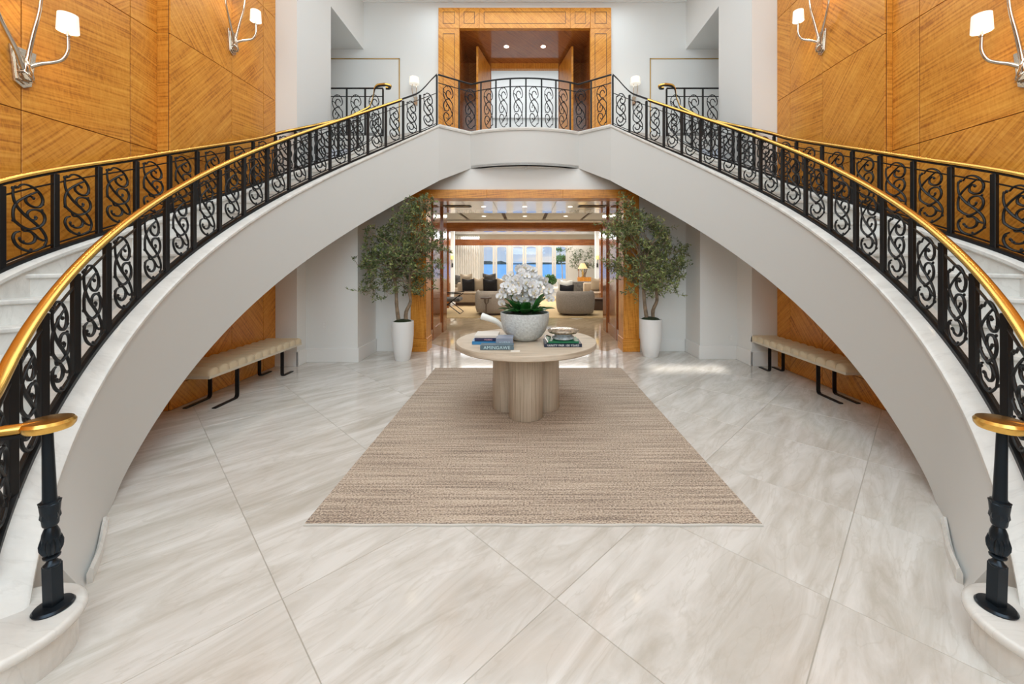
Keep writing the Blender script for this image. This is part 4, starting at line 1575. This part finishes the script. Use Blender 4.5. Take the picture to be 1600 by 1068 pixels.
for x in (0.85, 1.75):
    for y in (16.4, 16.9):
        obj('leg', MB().box(x - 0.03, x + 0.03, y - 0.03, y + 0.03, 0.014, 0.50), 'ivory', t)
for k, (x, y, r_, h_) in enumerate(((1.45, 16.55, 0.10, 0.32), (1.68, 16.6, 0.08, 0.25), (1.56, 16.85, 0.09, 0.36))):
    prof = [(0.05, 0), (r_, h_ * 0.35), (r_ * 1.0, h_ * 0.6), (r_ * 0.4, h_ * 0.85), (r_ * 0.5, h_)]
    tag(obj('vase', MB().lathe(prof, x, y, 0.56, 20), 'bluewhite', smooth=True),
        ['blue and white vase at the front of the coffee table', 'smallest blue and white vase at the right of the coffee table', 'tallest blue and white vase at the back of the coffee table'][k], 'vase')
t = thing('potted_plant', 'bright green bushy plant in a dish on the coffee table', 'plant', (1.05, 16.65, 0.56))
obj('dish', MB().lathe([(0.08, 0), (0.14, 0.05), (0.15, 0.10)], 1.05, 16.65, 0.56, 20), 'ivory', t, smooth=True)
mb = MB()
leaf_cloud(mb, (1.05, 16.65, 0.86), (0.26, 0.22, 0.22), 500, 0.10, 0.06)
o = obj('foliage', mb, 'green', t)
o['kind'] = 'stuff'
# console with lamp and olive tree
t = thing('console_cabinet', 'warm wood console cabinet at the right of the garden doors', 'cabinet', (2.95, 19.6, 0))
obj('body', MB().box(2.6, 3.25, 19.4, 19.8, 0.08, 0.86), 'wood', t, bevel=0.008)
for q in (0, 1):
    d_ = obj('door', MB().box(2.62 + 0.315 * q, 2.92 + 0.315 * q, 19.38, 19.40, 0.12, 0.82), 'wood', t)
for x in (2.65, 3.2):
    obj('leg', MB().box(x - 0.03, x + 0.03, 19.45, 19.75, 0.0, 0.08), 'darkwood', t)
t = thing('table_lamp', 'table lamp with tapered golden shade on the console cabinet', 'lamp', (2.85, 19.6, 0.86))
obj('base', MB().lathe([(0.07, 0), (0.08, 0.02), (0.03, 0.06), (0.06, 0.2), (0.02, 0.36), (0.01, 0.45)], 2.85, 19.6, 0.86, 20), 'brass_dull', t, smooth=True)
obj('lamp_shade', MB().lathe([(0.24, 0.42), (0.10, 0.68)], 2.85, 19.6, 0.86, 24), mat('gold_lampshade', (0.8, 0.6, 0.3), 0.8, emit=(1.0, 0.72, 0.35), estr=0.5), t, smooth=True)
t = thing('candle_stand', 'reddish wooden candle stand beside the table lamp', 'ornament', (2.64, 19.48, 0.86))
for x in (2.64,):
    obj('stand', MB().lathe([(0.03, 0.86), (0.03, 0.89), (0.02, 0.93), (0.02, 1.15), (0.03, 1.2), (0.03, 1.25)], x, 19.48, 0, 16), 'wood_gloss', t, smooth=True)
t = thing('indoor_olive_tree', 'loose silvery olive tree standing behind the console cabinet', 'tree', (3.0, 20.3, 0.0))
mb = MB()
for _ in range(26):
    a = R.uniform(0, 2 * PI)
    e = Vector((3.0 + R.uniform(-0.75, 0.75), 20.2 + R.uniform(-0.2, 0.2), R.uniform(1.3, 2.2)))
    leaf_cloud(mb, e, (0.16, 0.1, 0.16), 26, 0.13, 0.035)
o = obj('foliage', mb, 'olive', t)
o['kind'] = 'stuff'
mb = MB()
for k in range(7):
    mb.tube([(3.0, 20.3, 0.4), (3.0 + R.uniform(-.1, .1), 20.28, 0.95), (3.0 + R.uniform(-.6, .6), 20.2, R.uniform(1.4, 1.9))], [0.03, 0.02, 0.008], 6)
obj('trunk', mb, 'bark', t)
obj('pot', MB().lathe([(0.14, 0), (0.2, 0.2), (0.2, 0.42)], 3.0, 20.3, 0, 20), 'pot', t, smooth=True)
for s in (-1, 1):
    t = thing('living_room_sconce', f'wall light with golden shade at the {SIDE[s]} of the living room', 'wall lamp', (s * 3.13, 17.2, 1.6))
    obj('lamp_shade', MB().lathe([(0.09, 1.72), (0.085, 1.88)], s * 3.13, 17.08, 0, 16), mat('amber_shade', (0.8, 0.55, 0.2), 0.6, emit=(1, 0.65, 0.2), estr=0.5), t, smooth=True)
    obj('bracket', MB().tube([(s * 3.13, 17.19, 1.45), (s * 3.13, 17.1, 1.5), (s * 3.13, 17.08, 1.74)], 0.014, 6).box(s * 3.13 - 0.03, s * 3.13 + 0.03, 17.17, 17.2, 1.38, 1.55), 'blackmetal', t)

# ------------------------------------------------------------------ rug
t = thing('area_rug', 'large woven brown and beige striped rug lying under the round table', 'rug', (0.04, 4.3, 0))
rx0, rx1, ry0, ry1 = -1.37, 1.475, 2.465, 6.1
mb = MB()
nx_, ny_ = 40, 3
mb.box(rx0, rx1, ry0 + 0.012, ry1, 0.001, 0.011)
obj('pile', mb, 'rug', t)
pts = [(rx0 + (rx1 - rx0) * i / 40, ry0 + 0.006 + 0.004 * math.sin(i * 0.9), 0.001) for i in range(41)]
obj('binding', MB().sweep(pts, [(-0.008, 0), (0.008, 0), (0.008, 0.009), (-0.008, 0.009)]), 'fringe', t)

# ------------------------------------------------------------------ centre table
TX, TY, TZ, TR = 0.015, 4.45, 0.765, 0.775
t = thing('round_table', 'round pale oak table on cylindrical legs standing in the centre of the rug', 'table', (TX, TY, 0.011))
top = MB()
N = 96
vs = []
for (r_, z_) in ((TR - 0.012, TZ - 0.062), (TR, TZ - 0.052), (TR, TZ - 0.008), (TR - 0.006, TZ)):
    for k in range(N):
        a = 2 * PI * k / N
        vs.append((TX + r_ * math.cos(a), TY + r_ * math.sin(a), z_))
fs, uvs = [], []
for i in range(3):
    for k in range(N):
        k2 = (k + 1) % N
        f = (i * N + k, i * N + k2, (i + 1) * N + k2, (i + 1) * N + k)
        fs.append(f)
        uvs.append([(k / N * 4.8, i * 0.02), ((k + 1) / N * 4.8, i * 0.02), ((k + 1) / N * 4.8, i * 0.02 + 0.02), (k / N * 4.8, i * 0.02 + 0.02)])
fs.append(tuple(range(N - 1, -1, -1)))
uvs.append([(vs[k][0], vs[k][1]) for k in fs[-1]])
fs.append(tuple(3 * N + k for k in range(N)))
uvs.append([(vs[k][0], vs[k][1]) for k in fs[-1]])
top.add(vs, fs, uvs)
obj('tabletop', top, 'oak', t, smooth=True, angle=50)
for (lx, ly, lr) in ((0.012, 4.20, 0.178), (-0.18, 4.46, 0.178), (0.205, 4.46, 0.178), (0.012, 4.72, 0.178)):
    mb = MB()
    N = 48
    vs, fs, uvs = [], [], []
    for (r_, z_) in ((lr - 0.004, 0.012), (lr, 0.016), (lr, TZ - 0.062)):
        for k in range(N):
            a = 2 * PI * k / N
            vs.append((lx + r_ * math.cos(a), ly + r_ * math.sin(a), z_))
    for i in range(2):
        for k in range(N):
            k2 = (k + 1) % N
            fs.append((i * N + k, i * N + k2, (i + 1) * N + k2, (i + 1) * N + k))
            u0, u1 = k / N * 2.6 + lx * 9, (k + 1) / N * 2.6 + lx * 9
            uvs.append([(vs[i * N + k][2], u0), (vs[i * N + k][2], u1), (vs[(i + 1) * N + k][2], u1), (vs[(i + 1) * N + k][2], u0)])
    fs.append(tuple(range(N - 1, -1, -1)))
    uvs.append(None)
    fs.append(tuple(2 * N + k for k in range(N)))
    uvs.append(None)
    mb.v = vs
    mb.f = fs
    mb.uv = uvs
    obj('leg', mb, 'oak', t, smooth=True, angle=50)

# orchids
BX, BY = 0.0, 4.45
t = thing('orchid_arrangement', 'white orchids with glossy green leaves in a pale grey stone bowl on the round table', 'plant', (BX, BY, TZ))
prof = [(0.10, 0.0), (0.135, 0.006), (0.19, 0.045), (0.235, 0.11), (0.262, 0.19), (0.272, 0.26), (0.272, 0.306), (0.266, 0.31), (0.255, 0.305), (0.250, 0.26), (0.10, 0.24)]
bw = obj('bowl', MB().lathe(prof, BX, BY, TZ, 56), 'concrete', t, smooth=True)
obj('moss', MB().lathe([(0.24, 0.255), (0.22, 0.29), (0.1, 0.315), (0.01, 0.32)], BX, BY, TZ, 32), 'moss', t, smooth=True)


def broad_leaf(p, az, ln, wd, lift, droop):
    mb = MB()
    n = 8
    vs, fs = [], []
    d = Vector((math.cos(az), math.sin(az), 0))
    sd = Vector((-math.sin(az), math.cos(az), 0))
    for i in range(n + 1):
        q = i / n
        c = Vector(p) + d * ln * q + Vector((0, 0, lift * q - droop * q * q))
        w_ = wd * math.sin(PI * min(1, q * 0.93 + 0.07)) ** 0.6 * 0.5 + 0.002
        for k, (a, u) in enumerate(((-1, 0.25), (0, -0.02), (1, 0.25))):
            vs.append(c + sd * w_ * a + Vector((0, 0, w_ * u)))
        for k, (a, u) in enumerate(((-1, 0.25), (0, -0.02), (1, 0.25))):
            vs.append(c + sd * w_ * a + Vector((0, 0, w_ * u - 0.004)))
    for i in range(n):
        b0, b1 = i * 6, (i + 1) * 6
        for k in (0, 1):
            fs.append((b0 + k, b0 + k + 1, b1 + k + 1, b1 + k))
            fs.append((b0 + 3 + k + 1, b0 + 3 + k, b1 + 3 + k, b1 + 3 + k + 1))
        fs.append((b0, b1, b1 + 3, b0 + 3))
        fs.append((b0 + 2, b0 + 5, b1 + 5, b1 + 2))
    fs.append((0, 3, 4, 1))
    fs.append((1, 4, 5, 2))
    mb.add(vs, fs)
    return mb


for k in range(30):
    az = 2 * PI * k / 30 + R.uniform(-0.2, 0.2)
    r_ = R.uniform(0.04, 0.15)
    up = R.random()
    obj('leaf', broad_leaf((BX + r_ * math.cos(az), BY + r_ * math.sin(az), TZ + 0.305), az + R.uniform(-.3, .3), R.uniform(0.15, 0.21), R.uniform(0.085, 0.115),
                           0.10 + 0.20 * up ** 2, 0.06), 'leaf', t, smooth=True, angle=80)

# blossom mesh
bm_ = MB()


def petal(mb, az, ln, wd, cup, up=0.0):
    n = 5
    vs, fs = [], []
    d = Vector((math.cos(az), 0, math.sin(az)))
    sd = Vector((-math.sin(az), 0, math.cos(az)))
    for i in range(n + 1):
        q = i / n
        c = d * ln * q + Vector((0, -cup * q * q + 0.0, 0))
        w_ = wd * (math.sin(PI * (0.12 + 0.88 * q)) ** 0.55) * 0.5 if i < n else 0.004
        for a in (-1, 0, 1):
            vs.append(c + sd * w_ * a + Vector((0, -0.006 * abs(a), 0)))
    for i in range(n):
        for k in (0, 1):
            b0, b1 = i * 3 + k, (i + 1) * 3 + k
            fs.append((b0, b0 + 1, b1 + 1, b1))
    m0 = len(vs)
    vs += [v + Vector((0, 0.0015, 0)) for v in vs]
    fs += [tuple(reversed([m0 + q for q in f])) for f in fs]
    mb.add(vs, fs)


for az, ln, wd in ((90, 0.040, 0.034), (210, 0.040, 0.030), (330, 0.040, 0.030)):
    petal(bm_, math.radians(az), ln, wd, -0.004)
for az in (12, 168):
    petal(bm_, math.radians(az), 0.045, 0.056, 0.006)
BLOS = bm_.mesh('blossom', 'petal', True, angle=80)
LIP = MB().ball((0, -0.010, -0.006), 0.010, 8, 5, 1, 1, 1.4).mesh('lip', 'petal_c', True)
rb = random.Random(11)
spikes = []
for (az, reach, hh_) in ((200, 0.24, 0.50), (160, 0.20, 0.58), (120, 0.12, 0.66), (60, 0.14, 0.64), (20, 0.24, 0.55), (-20, 0.25, 0.50), (-60, 0.18, 0.52), (-120, 0.18, 0.54), (-90, 0.10, 0.60), (90, 0.06, 0.68)):
    a = math.radians(az)
    p0 = (BX + 0.03 * math.cos(a), BY + 0.03 * math.sin(a), TZ + 0.30)
    p1 = (BX + reach * 0.3 * math.cos(a), BY + reach * 0.3 * math.sin(a), TZ + hh_ * 0.85)
    p2 = (BX + reach * 0.75 * math.cos(a), BY + reach * 0.75 * math.sin(a), TZ + hh_ + 0.14)
    p3 = (BX + reach * 1.05 * math.cos(a), BY + reach * 1.05 * math.sin(a), TZ + hh_ + 0.04)
    dp_ = -0.14 if 150 < az < 190 else (0.0 if az < -40 else -0.05)
    p4 = (BX + reach * 1.2 * math.cos(a), BY + reach * 1.2 * math.sin(a), TZ + hh_ + dp_)
    q = catmull([p0, p1, p2, p3, p4], 6)
    obj('stem', MB().tube(q, 0.0035, 6), 'leaf', t, smooth=True)
    for i in range(6, len(q)):
        if i % 2 == 0 or rb.random() < 0.45:
            c = Vector(q[i]) + Vector((rb.uniform(-.035, .035), rb.uniform(-.045, .01), rb.uniform(-.035, .035)))
            o = link('blossom', BLOS, t, c - t.location)
            face = math.atan2(c.y - BY - 0.25, c.x - BX) + PI / 2
            o.rotation_euler = (rb.uniform(-0.5, 0.25), rb.uniform(-0.4, 0.4), (face if abs(face) < 1.2 else rb.uniform(-1, 1)) * 0.8 + rb.uniform(-0.4, 0.4))
            sc_ = rb.uniform(0.95, 1.25)
            o.scale = (sc_, sc_, sc_)
            l_ = link('lip', LIP, o)


# ------------------------------------------------------------------ books and objects on the table
def book(x, y, z, w, d, h, m, rz, label, txt=None, ink='ink_w', ts=0.02, cover_over=0.003, toff=0.0, group=None, xs=1.0):
    t = thing('book', label, 'book', (x, y, z), group=group)
    t.rotation_euler = (0, 0, rz)
    c = 0.003
    mb = MB().box(-w / 2, w / 2, -d / 2, d / 2, 0, c).box(-w / 2, w / 2, -d / 2, d / 2, h - c, h).box(-w / 2, w / 2, -d / 2, -d / 2 + c, 0, h)
    link('cover', mb.mesh('cover', m, False, 0.0008, 1), t)
    link('pages', MB().box(-w / 2 + 0.004, w / 2 - 0.004, -d / 2 + c, d / 2 - 0.005, c, h - c).mesh('pages', 'paper'), t)
    if txt:
        cu_ = bpy.data.curves.new('lettering', 'FONT')
        cu_.body = txt
        cu_.size = ts
        cu_.extrude = 0.0004
        cu_.align_x = 'CENTER'
        cu_.align_y = 'CENTER'
        cu_.space_character = 1.05
        cu_.materials.append(M[ink])
        tmp = bpy.data.objects.new('lettering_curve', cu_)
        me_ = bpy.data.meshes.new_from_object(tmp)
        bpy.data.objects.remove(tmp)
        o = bpy.data.objects.new('lettering', me_)
        C.objects.link(o)
        o.parent = t
        o.location = (toff, -d / 2 - 0.0006, h / 2 - 0.0005)
        o.rotation_euler = (PI / 2, 0, 0)
        o.scale = (xs, 1, 1)
    return t


# left pile
def bx(px, D):
    return (px - 820) * D / 622.2


G = 'books on the left half of the round table'
book(bx(760, 4.30), 4.33, TZ, 0.28, 0.30, 0.036, 'b_blue', 0.0, 'bright blue book at the bottom of the left pile on the round table', None, group=G)
book(bx(761, 4.28), 4.32, TZ + 0.036, 0.25, 0.27, 0.030, 'b_navy', 0.02, 'navy book with pink lettering between the blue and the cream book', 'MARBO', 'ink_p', 0.024, group=G, toff=0.02)
book(bx(761, 4.30), 4.34, TZ + 0.066, 0.25, 0.27, 0.024, 'paper', -0.02, 'cream white book on top of the left pile', None, group=G)
t_ = book(bx(789, 4.15), 4.165, TZ + 0.0, 0.175, 0.22, 0.088, 'b_grey', 0.0, 'thick slate blue book standing highest beside the stone bowl', 'AVENI', 'ink_t', 0.040, group=G)
book(bx(777, 3.98), 3.985, TZ + 0.0, 0.33, 0.12, 0.046, 'b_teal', 0.0, 'patterned grey teal book with large pale letters at the front edge of the left pile', 'AMINGAWE', 'ink_t', 0.045, group=G, xs=1.05)
tag(obj('place_card', MB().box(0, 0.09, -0.03, 0.03, 0, 0.002), 'paper', loc=(bx(798, 3.9), 3.88, TZ)), 'small white card lying in front of the teal book', 'card')
# right pile
G = 'books on the right half of the round table'
book(bx(879, 4.12), 4.20, TZ, 0.385, 0.28, 0.034, 'b_dnavy', 0.0, 'dark navy book with white capitals at the bottom of the right pile', 'VANITY FAIR 100 YEARS', 'ink_w', 0.030, group=G, xs=0.98)
book(bx(879, 4.14), 4.21, TZ + 0.034, 0.325, 0.25, 0.022, 'b_green', 0.0, 'emerald green book on the dark navy book', None, group=G)
t = thing('glass_dish', 'bronze and smoky art glass dish standing on the green book', 'dish', (bx(880, 4.2), 4.2, TZ + 0.056))
dx = bx(880, 4.2)
obj('foot', MB().lathe([(0.10, 0.0), (0.118, 0.012), (0.115, 0.03), (0.09, 0.045), (0.10, 0.06)], dx, 4.2, TZ + 0.056, 40), 'glassfoot', t, smooth=True)
obj('bowl', MB().lathe([(0.09, 0.055), (0.15, 0.072), (0.166, 0.09), (0.15, 0.104), (0.09, 0.113), (0.02, 0.116)], dx, 4.2, TZ + 0.056, 48, flute=0.025, nfl=9), 'glasstop', t, smooth=True)
# beaded string
mb = MB()
for i in range(22):
    q = i / 21
    mb.ball((bx(856, 4.0) - 0.03 * math.sin(q * 4) + 0.02 * q, 4.03 + 0.25 * q, TZ + 0.062 + 0.035 * math.sin(q * PI)), 0.009, 8, 5)
tag(obj('bead_string', mb, 'chrome', smooth=True), 'string of silvery beads draped over the left end of the green book', 'beads')
# curved white horn
t = thing('white_horn', 'curved glossy white horn sculpture resting behind the left books', 'ornament', (bx(768, 4.7), 4.7, TZ))
pts = catmull([(bx(793, 4.62), 4.62, TZ + 0.03), (bx(786, 4.66), 4.66, TZ + 0.10), (bx(776, 4.68), 4.68, TZ + 0.165), (bx(764, 4.70), 4.70, TZ + 0.20), (bx(753, 4.72), 4.72, TZ + 0.225)], 6)
n = len(pts)
obj('horn', MB().tube(pts, [0.012 + 0.030 * (i / (n - 1)) ** 0.7 for i in range(n)], 14), 'ivory', t, smooth=True)
obj('foot', MB().lathe([(0.05, 0.0), (0.045, 0.02), (0.015, 0.05)], bx(793, 4.62), 4.62, TZ, 20), 'ivory', t, smooth=True)


# ------------------------------------------------------------------ olive trees in white pots
def olive(s, x, y, hpot, rpot, seed, label, plabel, mlf):
    rnd = random.Random(seed)
    t = thing('potted_olive_tree', label, 'tree', (x, y, 0))
    prof = [(rpot * 0.62, 0.0), (rpot * 0.68, 0.02), (rpot * 0.86, hpot * 0.3), (rpot * 0.98, hpot * 0.62), (rpot, hpot * 0.9), (rpot * 0.985, hpot - 0.006), (rpot * 0.95, hpot), (rpot * 0.9, hpot - 0.01), (rpot * 0.9, hpot - 0.06), (0.02, hpot - 0.06)]
    obj('pot', MB().lathe(prof, x, y, 0, 48), 'pot', t, smooth=True)
    obj('moss', MB().ball((x, y, hpot - 0.035), rpot * 0.89, 20, 10, 1, 1, 0.42), 'moss', t, smooth=True)

    def limit(p):
        if p.z > 2.95 or p.y > YW - 0.08 or p.y < 6.0:
            return False
        ax = abs(p.x)
        if p.z > 2.33 - 0.80 * (ax - 2.34) + 0.10 * (p.y - 6.2):
            return False
        if ax > (2.64 if s < 0 else 2.86) and p.y > (6.38 if s < 0 else 6.56):
            return False
        if 1.76 < ax < 2.1 and p.y > 7.19:
            return False
        return True
    lb = MB()
    ly = MB()
    bb = MB()
    trunks = [[(x + s * 0.0 - 0.06, y, hpot - 0.05), (x - 0.10, y, hpot + 0.25), (x - 0.12, y + 0.02, hpot + 0.55), (x - 0.17, y, hpot + 0.85), (x - 0.20, y - 0.02, hpot + 1.1)],
              [(x + 0.05, y + 0.02, hpot - 0.05), (x + 0.05, y + 0.02, hpot + 0.14), (x + 0.12, y + 0.03, hpot + 0.32), (x + 0.10, y + 0.02, hpot + 0.55), (x + 0.14, y, hpot + 0.82), (x + 0.16, y - 0.02, hpot + 1.15)]]
    nodes = []
    for tr_ in trunks:
        q = catmull(tr_, 6)
        n = len(q)
        obj('trunk', MB().tube(q, [0.034 - 0.018 * i / (n - 1) + rnd.uniform(-.002, .002) for i in range(n)], 9), 'bark', t, smooth=True)
        nodes += q[int(n * 0.62):]
    # crown: main limbs to cluster centres
    for k in range(112):
        for _ in range(30):
            a = rnd.uniform(0, 2 * PI)
            rr_ = math.sqrt(rnd.random())
            cxp = x + mlf * 1.0 + rr_ * math.cos(a) * 0.72
            cyp = y - 0.02 + rr_ * math.sin(a) * 0.42
            czp = rnd.uniform(1.30, 2.80) if rnd.random() < 0.93 else rnd.uniform(1.12, 1.3)
            hw = 0.42 + 0.36 * math.sin(PI * min(1, max(0, (czp - 1.0) / 1.8)))
            c = Vector((x + mlf + (cxp - x - mlf) * hw / 0.72, cyp, czp))
            if limit(c) and limit(c + Vector((0, 0, 0.1))):
                break
        else:
            continue
        nd = Vector(rnd.choice(nodes))
        if nd.z > c.z + 0.05:
            nd = Vector(nodes[0])
        mid = (nd + c) / 2 + Vector((rnd.uniform(-.07, .07), rnd.uniform(-.07, .07), rnd.uniform(-.02, .1)))
        q = catmull([nd, mid, c], 5)
        n = len(q)
        if k % 2 == 0:
            bb.tube(q, [0.011 - 0.008 * i / (n - 1) for i in range(n)], 5, cap=False)
        # sprays
        for w_ in range(6):
            d = Vector((rnd.gauss(0, 1), rnd.gauss(0, 0.8), rnd.gauss(0.35, 0.7))).normalized()
            ln = rnd.uniform(0.12, 0.24)
            st_ = c + Vector((rnd.gauss(0, .05), rnd.gauss(0, .05), rnd.gauss(0, .05)))
            tip = st_ + d * ln
            if not limit(tip) or not limit(tip + Vector((0, 0, 0.06))):
                continue
            bb.tube([c, st_, tip], [0.003, 0.0025, 0.001], 4, cap=False)
            for q_ in range(13):
                f = (q_ + 1) / 13
                p = st_ + d * ln * f
                ld = (d * 0.6 + Vector((rnd.gauss(0, 0.7), rnd.gauss(0, 0.7), rnd.gauss(0, 0.7)))).normalized()
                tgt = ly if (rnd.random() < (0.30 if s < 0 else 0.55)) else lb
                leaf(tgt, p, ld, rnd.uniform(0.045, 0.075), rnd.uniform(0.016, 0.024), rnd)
    o = obj('branches', bb, 'bark', t)
    o['kind'] = 'stuff'
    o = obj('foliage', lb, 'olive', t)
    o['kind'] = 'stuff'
    o = obj('pale_foliage', ly, 'olive_y', t)
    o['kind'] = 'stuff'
    return t


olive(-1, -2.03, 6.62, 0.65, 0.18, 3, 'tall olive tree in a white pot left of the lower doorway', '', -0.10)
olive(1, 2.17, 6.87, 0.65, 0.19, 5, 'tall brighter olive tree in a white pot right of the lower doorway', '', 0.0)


# ------------------------------------------------------------------ benches
def bench(s, x0, x1, y0, y1, label):
    """x0 = front edge (towards the hall), x1 = wall side; y0 near, y1 far."""
    t = thing('channel_bench', label, 'bench', (s * (x0 + x1) / 2, (y0 + y1) / 2, 0), group='cream channel-tufted benches under the stairs')
    zb_, zt_ = 0.375, 0.405
    obj('seat_board', MB().box(s * x0, s * x1, y0, y1, zb_, zt_), 'creamb', t, bevel=0.003)
    n = 12
    w_ = (y1 - y0) / n
    for k in range(n):
        yc1 = y0 + w_ * (k + 0.5)
        mb = MB()
        seg = 14
        vs, fs = [], []
        xs_ = [x0, x0 + 0.012, x0 + 0.03, x1 - 0.03, x1 - 0.012, x1]
        sc_ = [0.82, 0.95, 1.0, 1.0, 0.95, 0.82]
        for X_, q in zip(xs_, sc_):
            for i in range(seg + 1):
                a = PI * i / seg
                vs.append((s * X_, yc1 + math.cos(a) * w_ * 0.497 * q, zt_ + 0.02 + math.sin(a) ** 0.8 * 0.062 * q))
            vs.append((s * X_, yc1 - w_ * 0.497 * q, zt_))
            vs.append((s * X_, yc1 + w_ * 0.497 * q, zt_))
        m_ = seg + 3
        for i in range(len(xs_) - 1):
            for j in range(m_):
                j2 = (j + 1) % m_
                fs.append((i * m_ + j, i * m_ + j2, (i + 1) * m_ + j2, (i + 1) * m_ + j))
        fs.append(tuple(range(m_)))
        fs.append(tuple((len(xs_) - 1) * m_ + j for j in range(m_ - 1, -1, -1)))
        mb.add(vs, fs)
        obj('seat_roll', mb, 'cream', t, smooth=True, angle=60)
    tt, ww = 0.012, 0.045
    for (yy, dirn) in ((y0 + 0.52, -1), (y1 - 0.36, 1)):
        for xx in (x0 + 0.08, x1 - 0.10):
            foot = 0.36 if dirn < 0 else 0.24
            mb = MB()
            q = catmull([(yy + dirn * 0.0, 0.375), (yy, 0.20), (yy, 0.045)], 2) + [(yy + dirn * 0.006, 0.02), (yy + dirn * 0.025, 0.007), (yy + dirn * 0.08, 0.006), (yy + dirn * foot, 0.006)]
            vs, fs = [], []
            m4 = 4
            for i, (a, b) in enumerate(q):
                p_, n_ = q[max(0, i - 1)], q[min(len(q) - 1, i + 1)]
                d = Vector((n_[0] - p_[0], n_[1] - p_[1])).normalized()
                nn = Vector((-d.y, d.x)) * 0.006
                for (e, sx_) in ((1, 1), (1, -1), (-1, -1), (-1, 1)):
                    vs.append((s * xx + sx_ * ww / 2, a + nn.x * e, max(0.0, b + nn.y * e)))
            for i in range(len(q) - 1):
                for j in range(4):
                    j2 = (j + 1) % 4
                    fs.append((i * 4 + j, i * 4 + j2, (i + 1) * 4 + j2, (i + 1) * 4 + j))
            fs += [(0, 1, 2, 3), tuple((len(q) - 1) * 4 + k for k in (3, 2, 1, 0))]
            mb.add(vs, fs)
            obj('leg', mb, 'blackmetal', t)
    return t


bench(-1, 3.38, 3.885, 4.27, 6.04, 'cream channel tufted bench with black legs under the left staircase')
bench(1, 3.56, 3.94, 4.42, 6.28, 'cream channel tufted bench with black legs under the right staircase')

# wall outlets
for s in (-1, 1):
    x = -3.26 if s < 0 else 3.46
    yp = 6.48 if s < 0 else 6.68
    t = thing('wall_outlet', f'white electrical outlet low on the white wall beside the {SIDE[s]} bench', 'outlet', (x, yp, 0.62))
    z = 0.60 if s < 0 else 0.36
    obj('cover_plate', MB().box(x - 0.038, x + 0.038, yp - 0.008, yp, z - 0.06, z + 0.06), 'plastic', t, bevel=0.002)
    for q in (-1, 1):
        obj('socket', MB().lathe([(0.016, 0), (0.016, 0.002)], 0, 0, 0, 16) if False else MB().box(x - 0.015, x + 0.015, yp - 0.011, yp - 0.008, z + q * 0.026 - 0.014, z + q * 0.026 + 0.014), 'trim', t)
